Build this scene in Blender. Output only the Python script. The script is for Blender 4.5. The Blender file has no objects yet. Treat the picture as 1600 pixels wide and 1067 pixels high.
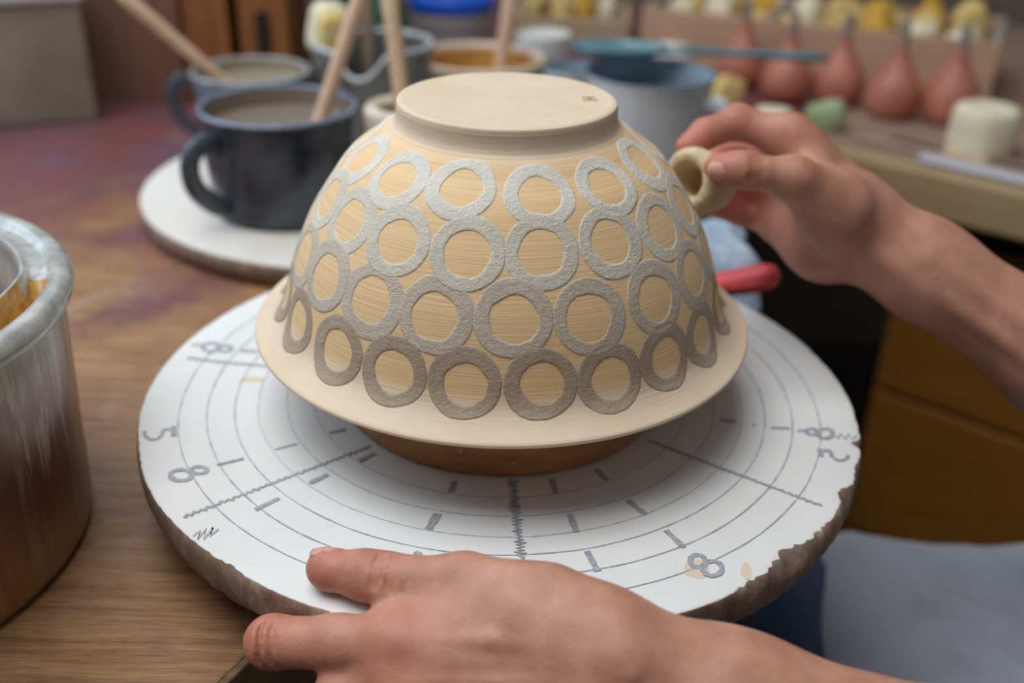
import bpy, math, random
import numpy as np
from mathutils import Vector, Matrix, noise

# ------------------------------------------------------------------ camera
S = bpy.context.scene
COL = S.collection
EL, ROLL, FPX = 0.4886, 0.0255, 1599.3          # pitch, roll, focal length in pixels of 1600 wide
CAM = np.array([0.0053, -0.4849, 0.2857])
FWD = np.array([0, math.cos(EL), -math.sin(EL)])
RT0 = np.array([1.0, 0, 0]); UP0 = np.cross(RT0, FWD)
cR, sR = math.cos(ROLL), math.sin(ROLL)
RT = cR*RT0 + sR*UP0; UP = -sR*RT0 + cR*UP0
cd = bpy.data.cameras.new('camera'); cam = bpy.data.objects.new('camera', cd); COL.objects.link(cam)
cd.sensor_width = 36; cd.lens = FPX/1600*36; cd.clip_start = 0.02
cam.matrix_world = Matrix(((RT[0], UP[0], -FWD[0], CAM[0]), (RT[1], UP[1], -FWD[1], CAM[1]),
                           (RT[2], UP[2], -FWD[2], CAM[2]), (0, 0, 0, 1)))
cd.dof.use_dof = True; cd.dof.focus_distance = 0.432; cd.dof.aperture_fstop = 4.0; cd.dof.aperture_blades = 9
S.camera = cam

def at(px, py, z=None, y=None, d=None):
    """point on the ray of a photo pixel: at height z, at depth plane y, or at camera depth d"""
    r = RT*((px-800)/FPX) - UP*((py-533.5)/FPX) + FWD
    t = d if d is not None else ((z-CAM[2])/r[2] if z is not None else (y-CAM[1])/r[1])
    return CAM + r*t

# ------------------------------------------------------------------ world, lights, exposure
S.view_settings.view_transform = 'Standard'; S.view_settings.look = 'None'
S.view_settings.gamma = 1; S.view_settings.use_curve_mapping = False
S.view_settings.exposure = -0.08
W = bpy.data.worlds.new('world'); S.world = W; W.use_nodes = True
W.node_tree.nodes['Background'].inputs[0].default_value = (0.92, 0.96, 1.0, 1)
W.node_tree.nodes['Background'].inputs[1].default_value = 0.17

def area(name, loc, target, sx, sy, power, color):
    l = bpy.data.lights.new(name, 'AREA'); l.shape = 'RECTANGLE'; l.size = sx; l.size_y = sy
    l.energy = power; l.color = color
    o = bpy.data.objects.new(name, l); COL.objects.link(o); o.location = loc
    o.rotation_euler = (Vector(target)-Vector(loc)).to_track_quat('-Z', 'Y').to_euler()
    return o
area('overhead_daylight', (-0.52, -0.20, 1.80), (-0.52, -0.1999, 0.0), 1.3, 1.3, 32, (0.95, 0.975, 1.0))  # unseen overhead light, added to brighten top and front surfaces
area('window_daylight_left', (-1.22, 0.30, 0.80), (0.0, 0.0, 0.0), 1.1, 1.0, 12, (0.62, 0.80, 1.0))
area('window_daylight_back', (-0.535, 1.56, 1.55), (-0.1, 0.0, 0.0), 1.33, 1.3, 9, (0.90, 0.95, 1.0))

# ------------------------------------------------------------------ material helpers
def srgb(r, g, b):
    f = lambda c: (c/255/12.92 if c/255 <= 0.04045 else ((c/255+0.055)/1.055)**2.4)
    return (f(r), f(g), f(b), 1)

class M:
    """small node-graph builder around a Principled BSDF"""
    def __init__(s, name, color=(0.5, 0.5, 0.5, 1), rough=0.6, **kw):
        s.m = bpy.data.materials.new(name); s.m.use_nodes = True
        s.t = s.m.node_tree; s.p = s.t.nodes['Principled BSDF']
        s.set('Base Color', color); s.set('Roughness', rough)
        for k, v in kw.items(): s.set(k.replace('_', ' '), v)
        s._tc = None
    def set(s, k, v):
        if hasattr(v, 'is_output'): s.t.links.new(v, s.p.inputs[k])
        else: s.p.inputs[k].default_value = v
    def n(s, typ, ins=None, **props):
        nd = s.t.nodes.new(typ)
        for k, v in props.items(): setattr(nd, k, v)
        for k, v in (ins or {}).items():
            if hasattr(v, 'is_output'): s.t.links.new(v, nd.inputs[k])
            else: nd.inputs[k].default_value = v
        return nd
    def co(s, scale=(1, 1, 1), rot=(0, 0, 0), kind='Object'):
        if s._tc is None: s._tc = s.n('ShaderNodeTexCoord')
        return s.n('ShaderNodeMapping', {'Vector': s._tc.outputs[kind], 'Scale': scale, 'Rotation': rot}).outputs[0]
    def noise(s, co, scale, detail=4, rough=0.55, dist=0.0):
        return s.n('ShaderNodeTexNoise', {'Vector': co, 'Scale': scale, 'Detail': detail, 'Roughness': rough, 'Distortion': dist}).outputs['Fac']
    def ramp(s, fac, *stops):
        nd = s.n('ShaderNodeValToRGB', {'Fac': fac}); el = nd.color_ramp.elements
        while len(el) < len(stops): el.new(0.5)
        for e, (p, c) in zip(el, stops):
            e.position = p; e.color = c if hasattr(c, '__len__') else (c, c, c, 1)
        return nd.outputs['Color']
    def mix(s, fac, a, b, mode='MIX'):
        nd = s.n('ShaderNodeMix', data_type='RGBA', blend_type=mode)
        for i, v in ((0, fac), (6, a), (7, b)):
            if hasattr(v, 'is_output'): s.t.links.new(v, nd.inputs[i])
            else: nd.inputs[i].default_value = v
        return nd.outputs[2]
    def math(s, op, a, b=0.0, c=0.0):
        nd = s.n('ShaderNodeMath', operation=op)
        for i, v in enumerate((a, b, c)):
            if hasattr(v, 'is_output'): s.t.links.new(v, nd.inputs[i])
            else: nd.inputs[i].default_value = v
        return nd.outputs[0]
    def sep(s, co): return s.n('ShaderNodeSeparateXYZ', {0: co}).outputs
    def bump(s, h, strength=0.3, dist=0.001, prev=None):
        ins = {'Height': h, 'Strength': strength, 'Distance': dist}
        if prev is not None: ins['Normal'] = prev
        o = s.n('ShaderNodeBump', ins).outputs[0]; s.set('Normal', o); return o

def wood(name, c1, c2, scale=14, stretch=(1, 14, 14), rot=(0, 0, 0), rough=0.6, c3=None):
    m = M(name, rough=rough); co = m.co(stretch, rot)
    # stretch: small along the grain
    n1 = m.noise(co, scale, 6, 0.6, 0.4); n2 = m.noise(co, scale*6, 3)
    f = m.math('ADD', m.math('MULTIPLY', n1, 0.75), m.math('MULTIPLY', n2, 0.25))
    col = m.ramp(f, (0.3, c1), (0.7, c2))
    if c3 is not None:
        col = m.mix(m.ramp(m.noise(m.co(), 5, 3), (0.5, 0.0), (0.7, 1.0)), col, c3)
    m.set('Base Color', col); m.bump(f, 0.25, 0.001)
    return m.m

def glaze(name, c1, c2, scale=30, rough=0.2, spec=0.5, bump=0.15, coat=0.0):
    m = M(name, rough=rough); m.set('Specular IOR Level', spec); m.set('Coat Weight', coat)
    n = m.noise(m.co(), scale, 5, 0.6)
    m.set('Base Color', m.ramp(n, (0.35, c1), (0.68, c2))); m.bump(n, bump, 0.001)
    return m.m

def foam(name, c1, c2, rough=0.9):
    m = M(name, rough=rough); co = m.co()
    v = m.n('ShaderNodeTexVoronoi', {'Vector': co, 'Scale': 350.0}).outputs['Distance']
    n = m.noise(co, 40, 4)
    m.set('Base Color', m.ramp(n, (0.35, c1), (0.7, c2))); m.bump(v, 0.5, 0.0015)
    m.set('Subsurface Weight', 0.15); m.set('Subsurface Radius', (0.01, 0.008, 0.005)); m.set('Subsurface Scale', 0.5)
    return m.m

# ------------------------------------------------------------------ object helpers
def link(name, verts, faces, mats, parent=None, smooth=True, midx=None):
    me = bpy.data.meshes.new(name); me.from_pydata([tuple(map(float, v)) for v in verts], [], [tuple(map(int, f)) for f in faces])
    if not isinstance(mats, (list, tuple)): mats = [mats]
    for m in mats: me.materials.append(m)
    if midx is not None: me.polygons.foreach_set('material_index', np.array(midx, dtype=np.int32))
    if smooth: me.polygons.foreach_set('use_smooth', np.ones(len(me.polygons), dtype=bool))
    me.update()
    o = bpy.data.objects.new(name, me); COL.objects.link(o); o.parent = parent
    return o
def empty(name, loc=(0, 0, 0), rz=0.0):
    o = bpy.data.objects.new(name, None); COL.objects.link(o)
    o.location = tuple(map(float, loc)); o.rotation_euler = (0, 0, rz); o.empty_display_size = 0.02
    return o
def tag(o, label, cat, group=None):
    o['label'] = label; o['category'] = cat
    if group: o['group'] = group
    return o
def struct(o): o['kind'] = 'structure'; return o

def smooth_prof(pts, n=8):
    """cubic through profile points with length-weighted tangents (no bulging next to long segments)"""
    P = np.array(pts, float); D = np.diff(P, axis=0); L = np.maximum(np.hypot(D[:, 0], D[:, 1]), 1e-9); d = D/L[:, None]; m = np.empty_like(P)
    m[0], m[-1] = d[0], d[-1]
    for i in range(1, len(P)-1): m[i] = (d[i-1]*L[i]+d[i]*L[i-1])/(L[i-1]+L[i])
    out = []
    for i in range(len(P)-1):
        for k in range(n):
            t = k/n; out.append((2*t**3-3*t*t+1)*P[i]+(t**3-2*t*t+t)*L[i]*m[i]+(-2*t**3+3*t*t)*P[i+1]+(t**3-t*t)*L[i]*m[i+1])
    out.append(P[-1]); return [(max(p[0], 0.0), p[1]) for p in out]

def lathe(prof, seg=64, fn=None):
    """revolve (r,z); first/last points with r==0 collapse to poles. fn(r,z,theta)->(r,z)"""
    V, F = [], []; rings = []
    for (r, z) in prof:
        if r < 1e-6: rings.append([len(V)]); V.append((0, 0, z)); continue
        idx = []
        for k in range(seg):
            a = 2*math.pi*k/seg; rr, zz = (r, z) if fn is None else fn(r, z, a)
            idx.append(len(V)); V.append((rr*math.cos(a), rr*math.sin(a), zz))
        rings.append(idx)
    for A, B in zip(rings[:-1], rings[1:]):
        if len(A) == 1 and len(B) == 1: continue
        for k in range(seg):
            k2 = (k+1) % seg
            if len(A) == 1: F.append((A[0], B[k2], B[k]))
            elif len(B) == 1: F.append((A[k], A[k2], B[0]))
            else: F.append((A[k], A[k2], B[k2], B[k]))
    return V, F

def tube(path, radii, seg=12, flat=1.0, up=(0, 0, 1), closed=False):
    """sweep a circle (flattened along 'up' by flat) along a path"""
    P = [np.array(p, float) for p in path]; n = len(P); V, F = [], []
    if not hasattr(radii, '__len__'): radii = [radii]*n
    upv = np.array(up, float)
    for i in range(n):
        a = P[(i-1) % n] if (closed or i > 0) else P[i]; b = P[(i+1) % n] if (closed or i < n-1) else P[i]
        t = b-a; t /= np.linalg.norm(t)+1e-12
        s = np.cross(t, upv)
        if np.linalg.norm(s) < 1e-4: s = np.cross(t, [1, 0.1, 0])
        s /= np.linalg.norm(s); u = np.cross(s, t)
        for k in range(seg):
            a_ = 2*math.pi*k/seg; V.append(P[i] + radii[i]*(math.cos(a_)*s + flat*math.sin(a_)*u))
    for i in range(n if closed else n-1):
        j = (i+1) % n
        for k in range(seg):
            k2 = (k+1) % seg; F.append((i*seg+k, i*seg+k2, j*seg+k2, j*seg+k))
    if not closed:
        F.append(tuple(range(seg-1, -1, -1))); F.append(tuple((n-1)*seg+k for k in range(seg)))
    return V, F

def rod(a, b, r0, r1, n=8, round_end=True):
    a = np.array(a, float); b = np.array(b, float); L = np.linalg.norm(b-a); ts = [0, 0.25*r0/L, r0/L]
    ps = [a+(b-a)*t for t in [0.0, 0.3*r0/L, r0/L]]; rs = [r0*0.35, r0*0.8, r0]
    for k in range(1, n): ps.append(a+(b-a)*(r0/L+(1-(r0+r1)/L)*k/n)); rs.append(r0+(r1-r0)*k/n)
    ps += [b-(b-a)*t for t in [r1/L, 0.3*r1/L, 0.0]]; rs += [r1, r1*0.8, r1*0.35]
    return ps, rs

def box(cx, cy, cz, sx, sy, sz):
    v = [(cx+dx*sx/2, cy+dy*sy/2, cz+dz*sz/2) for dx in (-1, 1) for dy in (-1, 1) for dz in (-1, 1)]
    f = [(0, 1, 3, 2), (4, 6, 7, 5), (0, 4, 5, 1), (2, 3, 7, 6), (0, 2, 6, 4), (1, 5, 7, 3)]
    return v, f
def bevel(o, w, seg=2):
    b = o.modifiers.new('bevel', 'BEVEL'); b.width = w; b.segments = seg; b.limit_method = 'ANGLE'; return o
def boxo(name, c, s, mat, parent=None, bw=0.002, rot=None):
    v, f = box(0, 0, 0, *s); o = link(name, v, f, mat, parent, smooth=False); o.location = tuple(map(float, c))
    if rot: o.rotation_euler = rot
    if bw: bevel(o, bw)
    return o
def prism(poly, z0, z1):
    n = len(poly); v = [(x, y, z0) for x, y in poly]+[(x, y, z1) for x, y in poly]
    f = [tuple(range(n-1, -1, -1)), tuple(range(n, 2*n))]+[(i, (i+1) % n, n+(i+1) % n, n+i) for i in range(n)]
    return v, f
def fbm(p, s, o=3): return noise.fractal(Vector((float(p[0])*s, float(p[1])*s, float(p[2])*s)), 0.6, 2.0, o)

# ------------------------------------------------------------------ signed-distance mesher for organic shapes
class Field:
    def __init__(s, lo, hi, h):
        s.lo = np.array(lo, float); s.h = h; s.n = np.ceil((np.array(hi)-s.lo)/h).astype(int)+1
        s.f = np.full(s.n, 0.05, np.float32)
    def _sub(s, pts, pad):
        pts = np.array(pts); a = np.floor((pts.min(0)-pad-s.lo)/s.h).astype(int).clip(0); b = (np.ceil((pts.max(0)+pad-s.lo)/s.h).astype(int)+1)
        b = np.minimum(b, s.n)
        if (b <= a).any(): return None
        g = [np.float32(s.lo[i]+s.h*np.arange(a[i], b[i])) for i in range(3)]
        return tuple(slice(a[i], b[i]) for i in range(3)), g[0][:, None, None], g[1][None, :, None], g[2][None, None, :]
    def cone(s, a, b, ra, rb, k=0.006, sub=False, sq=None):
        """rounded cone a->b; sq=(axis, factor): squash the section along axis"""
        a = np.array(a, float); b = np.array(b, float); big = max(ra, rb)
        q = s._sub([a, b], big*1.7+k)
        if q is None: return
        sl, X, Y, Z = q; ba = b-a; l2 = max(float(ba@ba), 1e-12)
        dx, dy, dz = X-a[0], Y-a[1], Z-a[2]
        t = ((dx*ba[0]+dy*ba[1]+dz*ba[2])/l2).clip(0, 1)
        dx = dx-t*ba[0]; dy = dy-t*ba[1]; dz = dz-t*ba[2]
        if sq is not None:
            n = np.array(sq[0], float); n /= np.linalg.norm(n); w = (dx*n[0]+dy*n[1]+dz*n[2])*(sq[1]-1)
            dx = dx+w*n[0]; dy = dy+w*n[1]; dz = dz+w*n[2]
        d = np.sqrt(dx*dx+dy*dy+dz*dz)-(ra+t*(rb-ra))
        cur = s.f[sl]
        if sub: d = -d; hh = np.maximum(k-np.abs(cur-d), 0)/k; s.f[sl] = np.maximum(cur, d)+hh*hh*k*0.25
        else: hh = np.maximum(k-np.abs(cur-d), 0)/k; s.f[sl] = np.minimum(cur, d)-hh*hh*k*0.25
    def chain(s, pts, rs, k=0.006, sq=None):
        for i in range(len(pts)-1): s.cone(pts[i], pts[i+1], rs[i], rs[i+1], k, sq=sq)
    def mesh(s):
        f = s.f; ins = f < 0; n = s.n
        c = np.zeros(n-1, np.uint8)
        for i in (0, 1):
            for j in (0, 1):
                for k in (0, 1): c += ins[i:n[0]-1+i, j:n[1]-1+j, k:n[2]-1+k]
        act = (c > 0) & (c < 8); idx = np.argwhere(act); vid = np.full(n-1, -1, np.int64); vid[act] = np.arange(len(idx))
        val = {(i, j, k): f[idx[:, 0]+i, idx[:, 1]+j, idx[:, 2]+k] for i in (0, 1) for j in (0, 1) for k in (0, 1)}
        acc = np.zeros((len(idx), 3)); cnt = np.zeros(len(idx))
        for a in val:
            for ax in range(3):
                if a[ax]: continue
                b = list(a); b[ax] = 1; b = tuple(b); va, vb = val[a], val[b]; cr = (va < 0) != (vb < 0)
                t = np.where(cr, va/(va-vb+1e-20), 0); p = np.tile(np.array(a, float), (len(idx), 1)); p[:, ax] = t
                acc += p*cr[:, None]; cnt += cr
        V = s.lo+s.h*(idx+acc/cnt[:, None]); Q = []
        for ax in range(3):
            u, v = (ax+1) % 3, (ax+2) % 3
            sa = [slice(None)]*3; sb = [slice(None)]*3; sa[ax] = slice(0, -1); sb[ax] = slice(1, None)
            A, B = ins[tuple(sa)], ins[tuple(sb)]; e = np.argwhere(A != B)
            e = e[(e[:, u] > 0) & (e[:, v] > 0) & (e[:, u] < n[u]-1) & (e[:, v] < n[v]-1)]
            def cell(du, dv):
                q = e.copy(); q[:, u] += du; q[:, v] += dv; return vid[q[:, 0], q[:, 1], q[:, 2]]
            q = np.stack([cell(-1, -1), cell(0, -1), cell(0, 0), cell(-1, 0)], 1)
            inv = ~A[e[:, 0], e[:, 1], e[:, 2]]; q[inv] = q[inv][:, ::-1]; Q.append(q)
        return V, np.concatenate(Q)
def link_np(name, V, Q, mat, parent=None):
    me = bpy.data.meshes.new(name); me.vertices.add(len(V)); me.vertices.foreach_set('co', V.astype(np.float32).ravel())
    me.loops.add(Q.size); me.loops.foreach_set('vertex_index', Q.astype(np.int32).ravel())
    me.polygons.add(len(Q)); me.polygons.foreach_set('loop_start', np.arange(0, Q.size, 4, dtype=np.int32))
    me.polygons.foreach_set('use_smooth', np.ones(len(Q), dtype=bool)); me.materials.append(mat)
    me.update(calc_edges=True); me.validate()
    o = bpy.data.objects.new(name, me); COL.objects.link(o); o.parent = parent
    return o

# ------------------------------------------------------------------ materials
m_table = M('worn_table_wood', rough=0.42)
_co = m_table.co((1.0, 16, 16), (0, 0, math.radians(27)))
_g1 = m_table.noise(_co, 9, 6, 0.65, 0.5); _g2 = m_table.noise(_co, 60, 3, 0.6)
_f = m_table.math('ADD', m_table.math('MULTIPLY', _g1, 0.6), m_table.math('MULTIPLY', _g2, 0.4))
_c = m_table.ramp(_f, (0.33, srgb(98, 66, 42)), (0.5, srgb(152, 112, 76)), (0.68, srgb(188, 148, 104)))
_y = m_table.sep(m_table.co())
_st = m_table.noise(m_table.co(), 6.5, 4, 0.6, 0.6)                       # red and purple dye stains, denser at the far left
_sf = m_table.ramp(m_table.math('ADD', _st, m_table.math('MULTIPLY', m_table.math('SUBTRACT', _y[1], 0.05), 1.0)), (0.48, 0.0), (0.64, 0.9))
_sc = m_table.ramp(m_table.noise(m_table.co(), 9, 3), (0.35, srgb(120, 62, 60)), (0.65, srgb(100, 72, 94)))
_c = m_table.mix(_sf, _c, _sc)
_d = m_table.ramp(m_table.noise(m_table.co(), 14, 5, 0.7), (0.5, 0.0), (0.72, 0.7))
_c = m_table.mix(_d, _c, srgb(100, 68, 54))
_w = m_table.ramp(m_table.noise(m_table.co(), 8, 6, 0.72, 1.0), (0.6, 0.0), (0.72, 0.45))    # dried clay smears
_c = m_table.mix(_w, _c, srgb(170, 150, 138))
m_table.set('Base Color', _c); m_table.set('Roughness', m_table.ramp(_st, (0.3, 0.3), (0.7, 0.6))); m_table.bump(_f, 0.3, 0.0008)
m_table = m_table.m
m_tedge = wood('table_edge_wood', srgb(88, 72, 48), srgb(128, 104, 70), rot=(0, 0, math.radians(-63)))
m_bench = wood('bench_pale_wood', srgb(150, 118, 82), srgb(186, 156, 116), rot=(0, 0, math.radians(40)), rough=0.5)
m_benchtop = wood('bench_top_wood', srgb(138, 110, 94), srgb(176, 146, 126), rot=(0, 0, math.radians(40)), rough=0.5)
m_drawer = wood('drawer_orange_wood', srgb(124, 78, 26), srgb(150, 98, 36), scale=8, rot=(0, 0, 0), rough=0.45)
m_brown = wood('brown_board_wood', srgb(116, 68, 30), srgb(164, 104, 52), scale=8, stretch=(14, 14, 1), rough=0.6)
m_brown2 = wood('reddish_board_wood', srgb(106, 74, 58), srgb(134, 94, 74), scale=8, stretch=(14, 14, 1), rough=0.6)
m_crate = wood('crate_wood', srgb(176, 138, 112), srgb(206, 166, 136), scale=8, stretch=(1, 14, 14), rough=0.7)
m_stick = wood('stick_wood', srgb(196, 160, 128), srgb(222, 190, 160), scale=20, stretch=(4, 4, 4), rough=0.6)
m_dark = M('shade_black', srgb(22, 18, 15), 0.8).m  # near-black stands in for shade under the bench and in cabinet gaps
m_floor = M('floor_dark', rough=0.7)
m_floor.set('Base Color', m_floor.ramp(m_floor.noise(m_floor.co(), 6, 5), (0.3, srgb(38, 32, 28)), (0.7, srgb(58, 50, 44)))); m_floor = m_floor.m
m_wall = M('wall_plaster', rough=0.9); _n = m_wall.noise(m_wall.co(), 12, 5)
m_wall.set('Base Color', m_wall.ramp(_n, (0.3, srgb(120, 104, 90)), (0.7, srgb(140, 124, 108)))); m_wall.bump(_n, 0.2, 0.003); m_wall = m_wall.m
m_metal = M('brushed_steel', srgb(120, 122, 126), 0.4, Metallic=0.9).m
m_glass = M('window_glass', (0.9, 0.95, 1, 1), 0.05, Transmission_Weight=1.0).m
m_white = M('white_paint', srgb(220, 220, 215), 0.5).m

# ------------------------------------------------------------------ the room
ZT, ZF = -0.05, -0.80                    # table top and floor heights; z = 0 is the top of the plaster disc
def poly_struct(name, v, f, m): return struct(link(name, v, f, m, smooth=False))
poly_struct('floor', *prism([(-1.38, -1.6), (2.2, -1.6), (2.2, 1.70), (-1.38, 1.70)], ZF-0.05, ZF), m_floor)
def wall_with_hole(name, axis, pos, a0, a1, z0, z1, h0, h1, hz0, hz1, th):
    V, F = [], []
    for (p0, p1, q0, q1) in ((a0, h0, z0, z1), (h1, a1, z0, z1), (h0, h1, z0, hz0), (h0, h1, hz1, z1)):
        c = [(p0+p1)/2, pos+th/2, (q0+q1)/2]; s_ = [p1-p0, abs(th), q1-q0]
        if axis == 'x': c[0], c[1] = c[1], c[0]; s_[0], s_[1] = s_[1], s_[0]
        v, f = box(*c, *s_); F += [tuple(i+len(V) for i in q) for q in f]; V += v
    return poly_struct(name, V, F, m_wall)
wall_with_hole('wall_back', 'y', 1.60, -1.28, 2.2, ZF, 2.7, -1.20, 0.13, 0.90, 2.20, 0.1)
wall_with_hole('wall_left', 'x', -1.28, -1.6, 1.6, ZF, 2.7, -0.25, 0.85, 0.30, 1.30, -0.1)
for i, (cx, cy, sx, sy, z0, z1) in enumerate(((-0.535, 1.66, 1.33, 0.03, 0.9, 2.2), (-1.34, 0.30, 0.03, 1.1, 0.30, 1.30))):
    wdw = struct(empty('window_%d' % (i+1), (cx, cy, z0)))
    h = z1-z0; wx = max(sx, sy); R90 = (0, 0, 0) if sx > sy else (0, 0, math.pi/2)
    fr = empty('sash', (0, 0, 0)); fr.parent = wdw; fr.rotation_euler = R90
    for (c, s_) in (((0, 0, 0.02), (wx, 0.05, 0.04)), ((0, 0, h-0.02), (wx, 0.05, 0.04)), ((-wx/2+0.02, 0, h/2), (0.04, 0.05, h)), ((wx/2-0.02, 0, h/2), (0.04, 0.05, h)), ((0, 0, h/2), (0.04, 0.05, h))):
        boxo('frame_bar', c, s_, m_white, fr, 0.003)
    for k in (-1, 1): boxo('pane', (k*wx/4, 0, h/2), (wx/2-0.06, 0.006, h-0.08), m_glass, fr, 0)

wdw = struct(empty('window_3', (-0.52, -0.20, 1.84)))         # unseen frame and pane, added around the overhead light; no roof is modelled
for (c, s_) in (((-0.68, 0, 0), (0.06, 1.42, 0.08)), ((0.68, 0, 0), (0.06, 1.42, 0.08)), ((0, -0.68, 0), (1.30, 0.06, 0.08)), ((0, 0.68, 0), (1.30, 0.06, 0.08))): boxo('frame_bar', c, s_, m_white, wdw, 0.003)
boxo('pane', (0, 0, 0.02), (1.30, 1.30, 0.006), m_glass, wdw, 0)

# ------------------------------------------------------------------ work table and bench
E1 = np.array([0.455, 0.891]); P0 = np.array([-0.104, -0.153])
K = np.array([0.314, 0.663]); A_ = P0-E1*0.95; MM = K+E1*0.95
tb = tag(empty('work_table', (-0.5, 0.2, ZT)), 'worn brown wooden work table with dye stains under the crock and mugs', 'table')
def tpart(name, poly, z0, z1, m, bw=0.0015):
    v, f = prism([(x+0.5, y-0.2) for x, y in poly], z0-ZT, z1-ZT); return bevel(link(name, v, f, m, tb, smooth=False), bw)
nrm = np.array([0.891, -0.455])
def off(p, d): return (p[0]+nrm[0]*d, p[1]+nrm[1]*d)
tpart('table_top', [off(A_, -0.004), off(MM, -0.004), (-1.25, MM[1]), (-1.25, A_[1])], ZT-0.032, ZT, m_table)
tpart('edge_strip', [tuple(A_), tuple(P0+E1*0.905), off(P0+E1*0.905, -0.004), off(A_, -0.004)], ZT-0.030, ZT-0.0005, m_tedge, 0.001)
tpart('apron_rail', [off(A_, -0.012), off(P0+E1*0.86, -0.012), off(P0+E1*0.86, -0.035), off(A_, -0.035)], ZT-0.10, ZT-0.032, m_tedge)
for p in (P0-E1*0.6, P0+E1*0.84):
    c = off(p, -0.06); tpart('leg', [(c[0]-0.03, c[1]-0.03), (c[0]+0.03, c[1]-0.03), (c[0]+0.03, c[1]+0.03), (c[0]-0.03, c[1]+0.03)], ZF, ZT-0.032, m_tedge)
for x, y in ((-1.15, -0.85), (-1.15, 1.2)):
    tpart('leg', [(x-0.03, y-0.03), (x+0.03, y-0.03), (x+0.03, y+0.03), (x-0.03, y+0.03)], ZF, ZT-0.032, m_tedge)

EB = np.array([0.769, -0.640]); NB = np.array([0.640, 0.769]); RB = math.atan2(EB[1], EB[0])
B0 = np.array([0.346, 0.637])
def bl(u, v, z): return (B0[0]+EB[0]*u+NB[0]*v, B0[1]+EB[1]*u+NB[1]*v, z)     # bench frame: u along the edge, v inwards
def loc2(p): d = np.array(p)-B0; return (d@EB, d@NB)
bn = tag(empty('side_bench', bl(0, 0, ZT), RB), 'pale wooden side bench with thick front edge holding bulbs and tools', 'bench')
poly = [loc2(p) for p in (K+E1*0.012+np.array([0.002, 0]), )] + [(1.15, 0.012), (1.15, 0.75), loc2(MM+np.array([0.004, 0]))]
v, f = prism(poly, -0.045, 0); bevel(link('bench_top', v, f, m_benchtop, bn, smooth=False), 0.002)
v, f = prism([(-0.035, -0.012), (1.15, -0.012), (1.15, 0.011), (-0.03, 0.011)], -0.05, 0.001); bevel(link('front_edge', v, f, m_bench, bn, smooth=False), 0.006, 3)
v, f = prism([(-0.02, 0.62), (1.15, 0.62), (1.15, 0.64), (-0.02, 0.64)], ZF-ZT, -0.045); link('shade_panel', v, f, m_dark, bn, smooth=False)  # added near-black panel, keeps the shade under the bench dark
cb = tag(empty('drawer_cabinet', bl(0.1116, 0.05, ZF), RB), 'orange-brown wooden drawer cabinet under the side bench', 'cabinet')
v, f = box(0.38, 0.25, 0.325, 0.80, 0.46, 0.65); bevel(link('body', v, f, m_drawer, cb, smooth=False), 0.003)
for z0, z1 in ((0.455, 0.645), (0.24, 0.447), (0.02, 0.232)):
    d_ = boxo('drawer', (0.38, 0.011, (z0+z1)/2), (0.785, 0.022, z1-z0), m_drawer, cb, 0.003)
    v, f = lathe(smooth_prof([(0, 0.025), (0.011, 0.023), (0.013, 0.016), (0.006, 0.010), (0.006, 0.0)], 4), 20)
    kn = link('knob', v, f, m_metal, d_); kn.rotation_euler = (math.pi/2, 0, 0); kn.location = (0.0, -0.011, 0)

# ------------------------------------------------------------------ potter's wheel and plaster disc
wh = tag(empty('potters_wheel', (0, 0, ZF)), 'metal turntable on a shaft under the marked white plaster disc', 'turntable')
v, f = lathe(smooth_prof([(0, -0.0236-ZF), (0.10, -0.0236-ZF), (0.102, -0.025-ZF), (0.10, -0.031-ZF), (0.02, -0.034-ZF), (0.0, -0.034-ZF)], 3), 64); link('wheel_head', v, f, m_metal, wh)
v, f = lathe([(0, -0.033-ZF), (0.012, -0.033-ZF), (0.012, 0.03), (0, 0.03)], 24); link('shaft', v, f, m_metal, wh)
v, f = lathe(smooth_prof([(0, 0.05), (0.03, 0.045), (0.05, 0.02), (0.085, 0.012), (0.09, 0.0), (0, 0)], 4), 48); link('base', v, f, m_metal, wh)

m_plaster = M('white_plaster', rough=0.62)
_n = m_plaster.noise(m_plaster.co(), 18, 5, 0.6); _n2 = m_plaster.noise(m_plaster.co(), 45, 4, 0.7)
_c = m_plaster.ramp(_n, (0.3, srgb(222, 222, 219)), (0.7, srgb(232, 231, 227)))
_c = m_plaster.mix(m_plaster.ramp(_n2, (0.66, 0.0), (0.74, 0.35)), _c, srgb(214, 196, 170))
_c = m_plaster.mix(m_plaster.ramp(m_plaster.noise(m_plaster.co(), 260, 2), (0.77, 0.0), (0.80, 0.8)), _c, srgb(120, 100, 80))
m_plaster.set('Base Color', _c); m_plaster.bump(m_plaster.noise(m_plaster.co(), 500, 3), 0.06, 0.0004); m_plaster = m_plaster.m
m_pside = M('stained_plaster_edge', rough=0.85); _n = m_pside.noise(m_pside.co((1, 1, 0.5)), 70, 6, 0.7); _n2 = m_pside.noise(m_pside.co(), 22, 4)
_c = m_pside.ramp(_n, (0.3, srgb(98, 78, 66)), (0.55, srgb(146, 122, 106)), (0.78, srgb(198, 180, 160)))
_c = m_pside.mix(m_pside.ramp(_n2, (0.5, 0.0), (0.65, 0.75)), _c, srgb(128, 106, 84)); m_pside.set('Base Color', _c)
m_pside.bump(_n, 0.6, 0.0018); m_pside = m_pside.m
m_pencil = M('graphite_pencil', rough=0.5); _n = m_pencil.noise(m_pencil.co(), 900, 3, 0.7)
m_pencil.set('Base Color', m_pencil.ramp(_n, (0.32, srgb(128, 132, 142)), (0.68, srgb(190, 193, 200)))); m_pencil = m_pencil.m
m_pencil2 = M('faint_pencil', rough=0.5); _n = m_pencil2.noise(m_pencil2.co(), 700, 3, 0.7)
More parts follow.
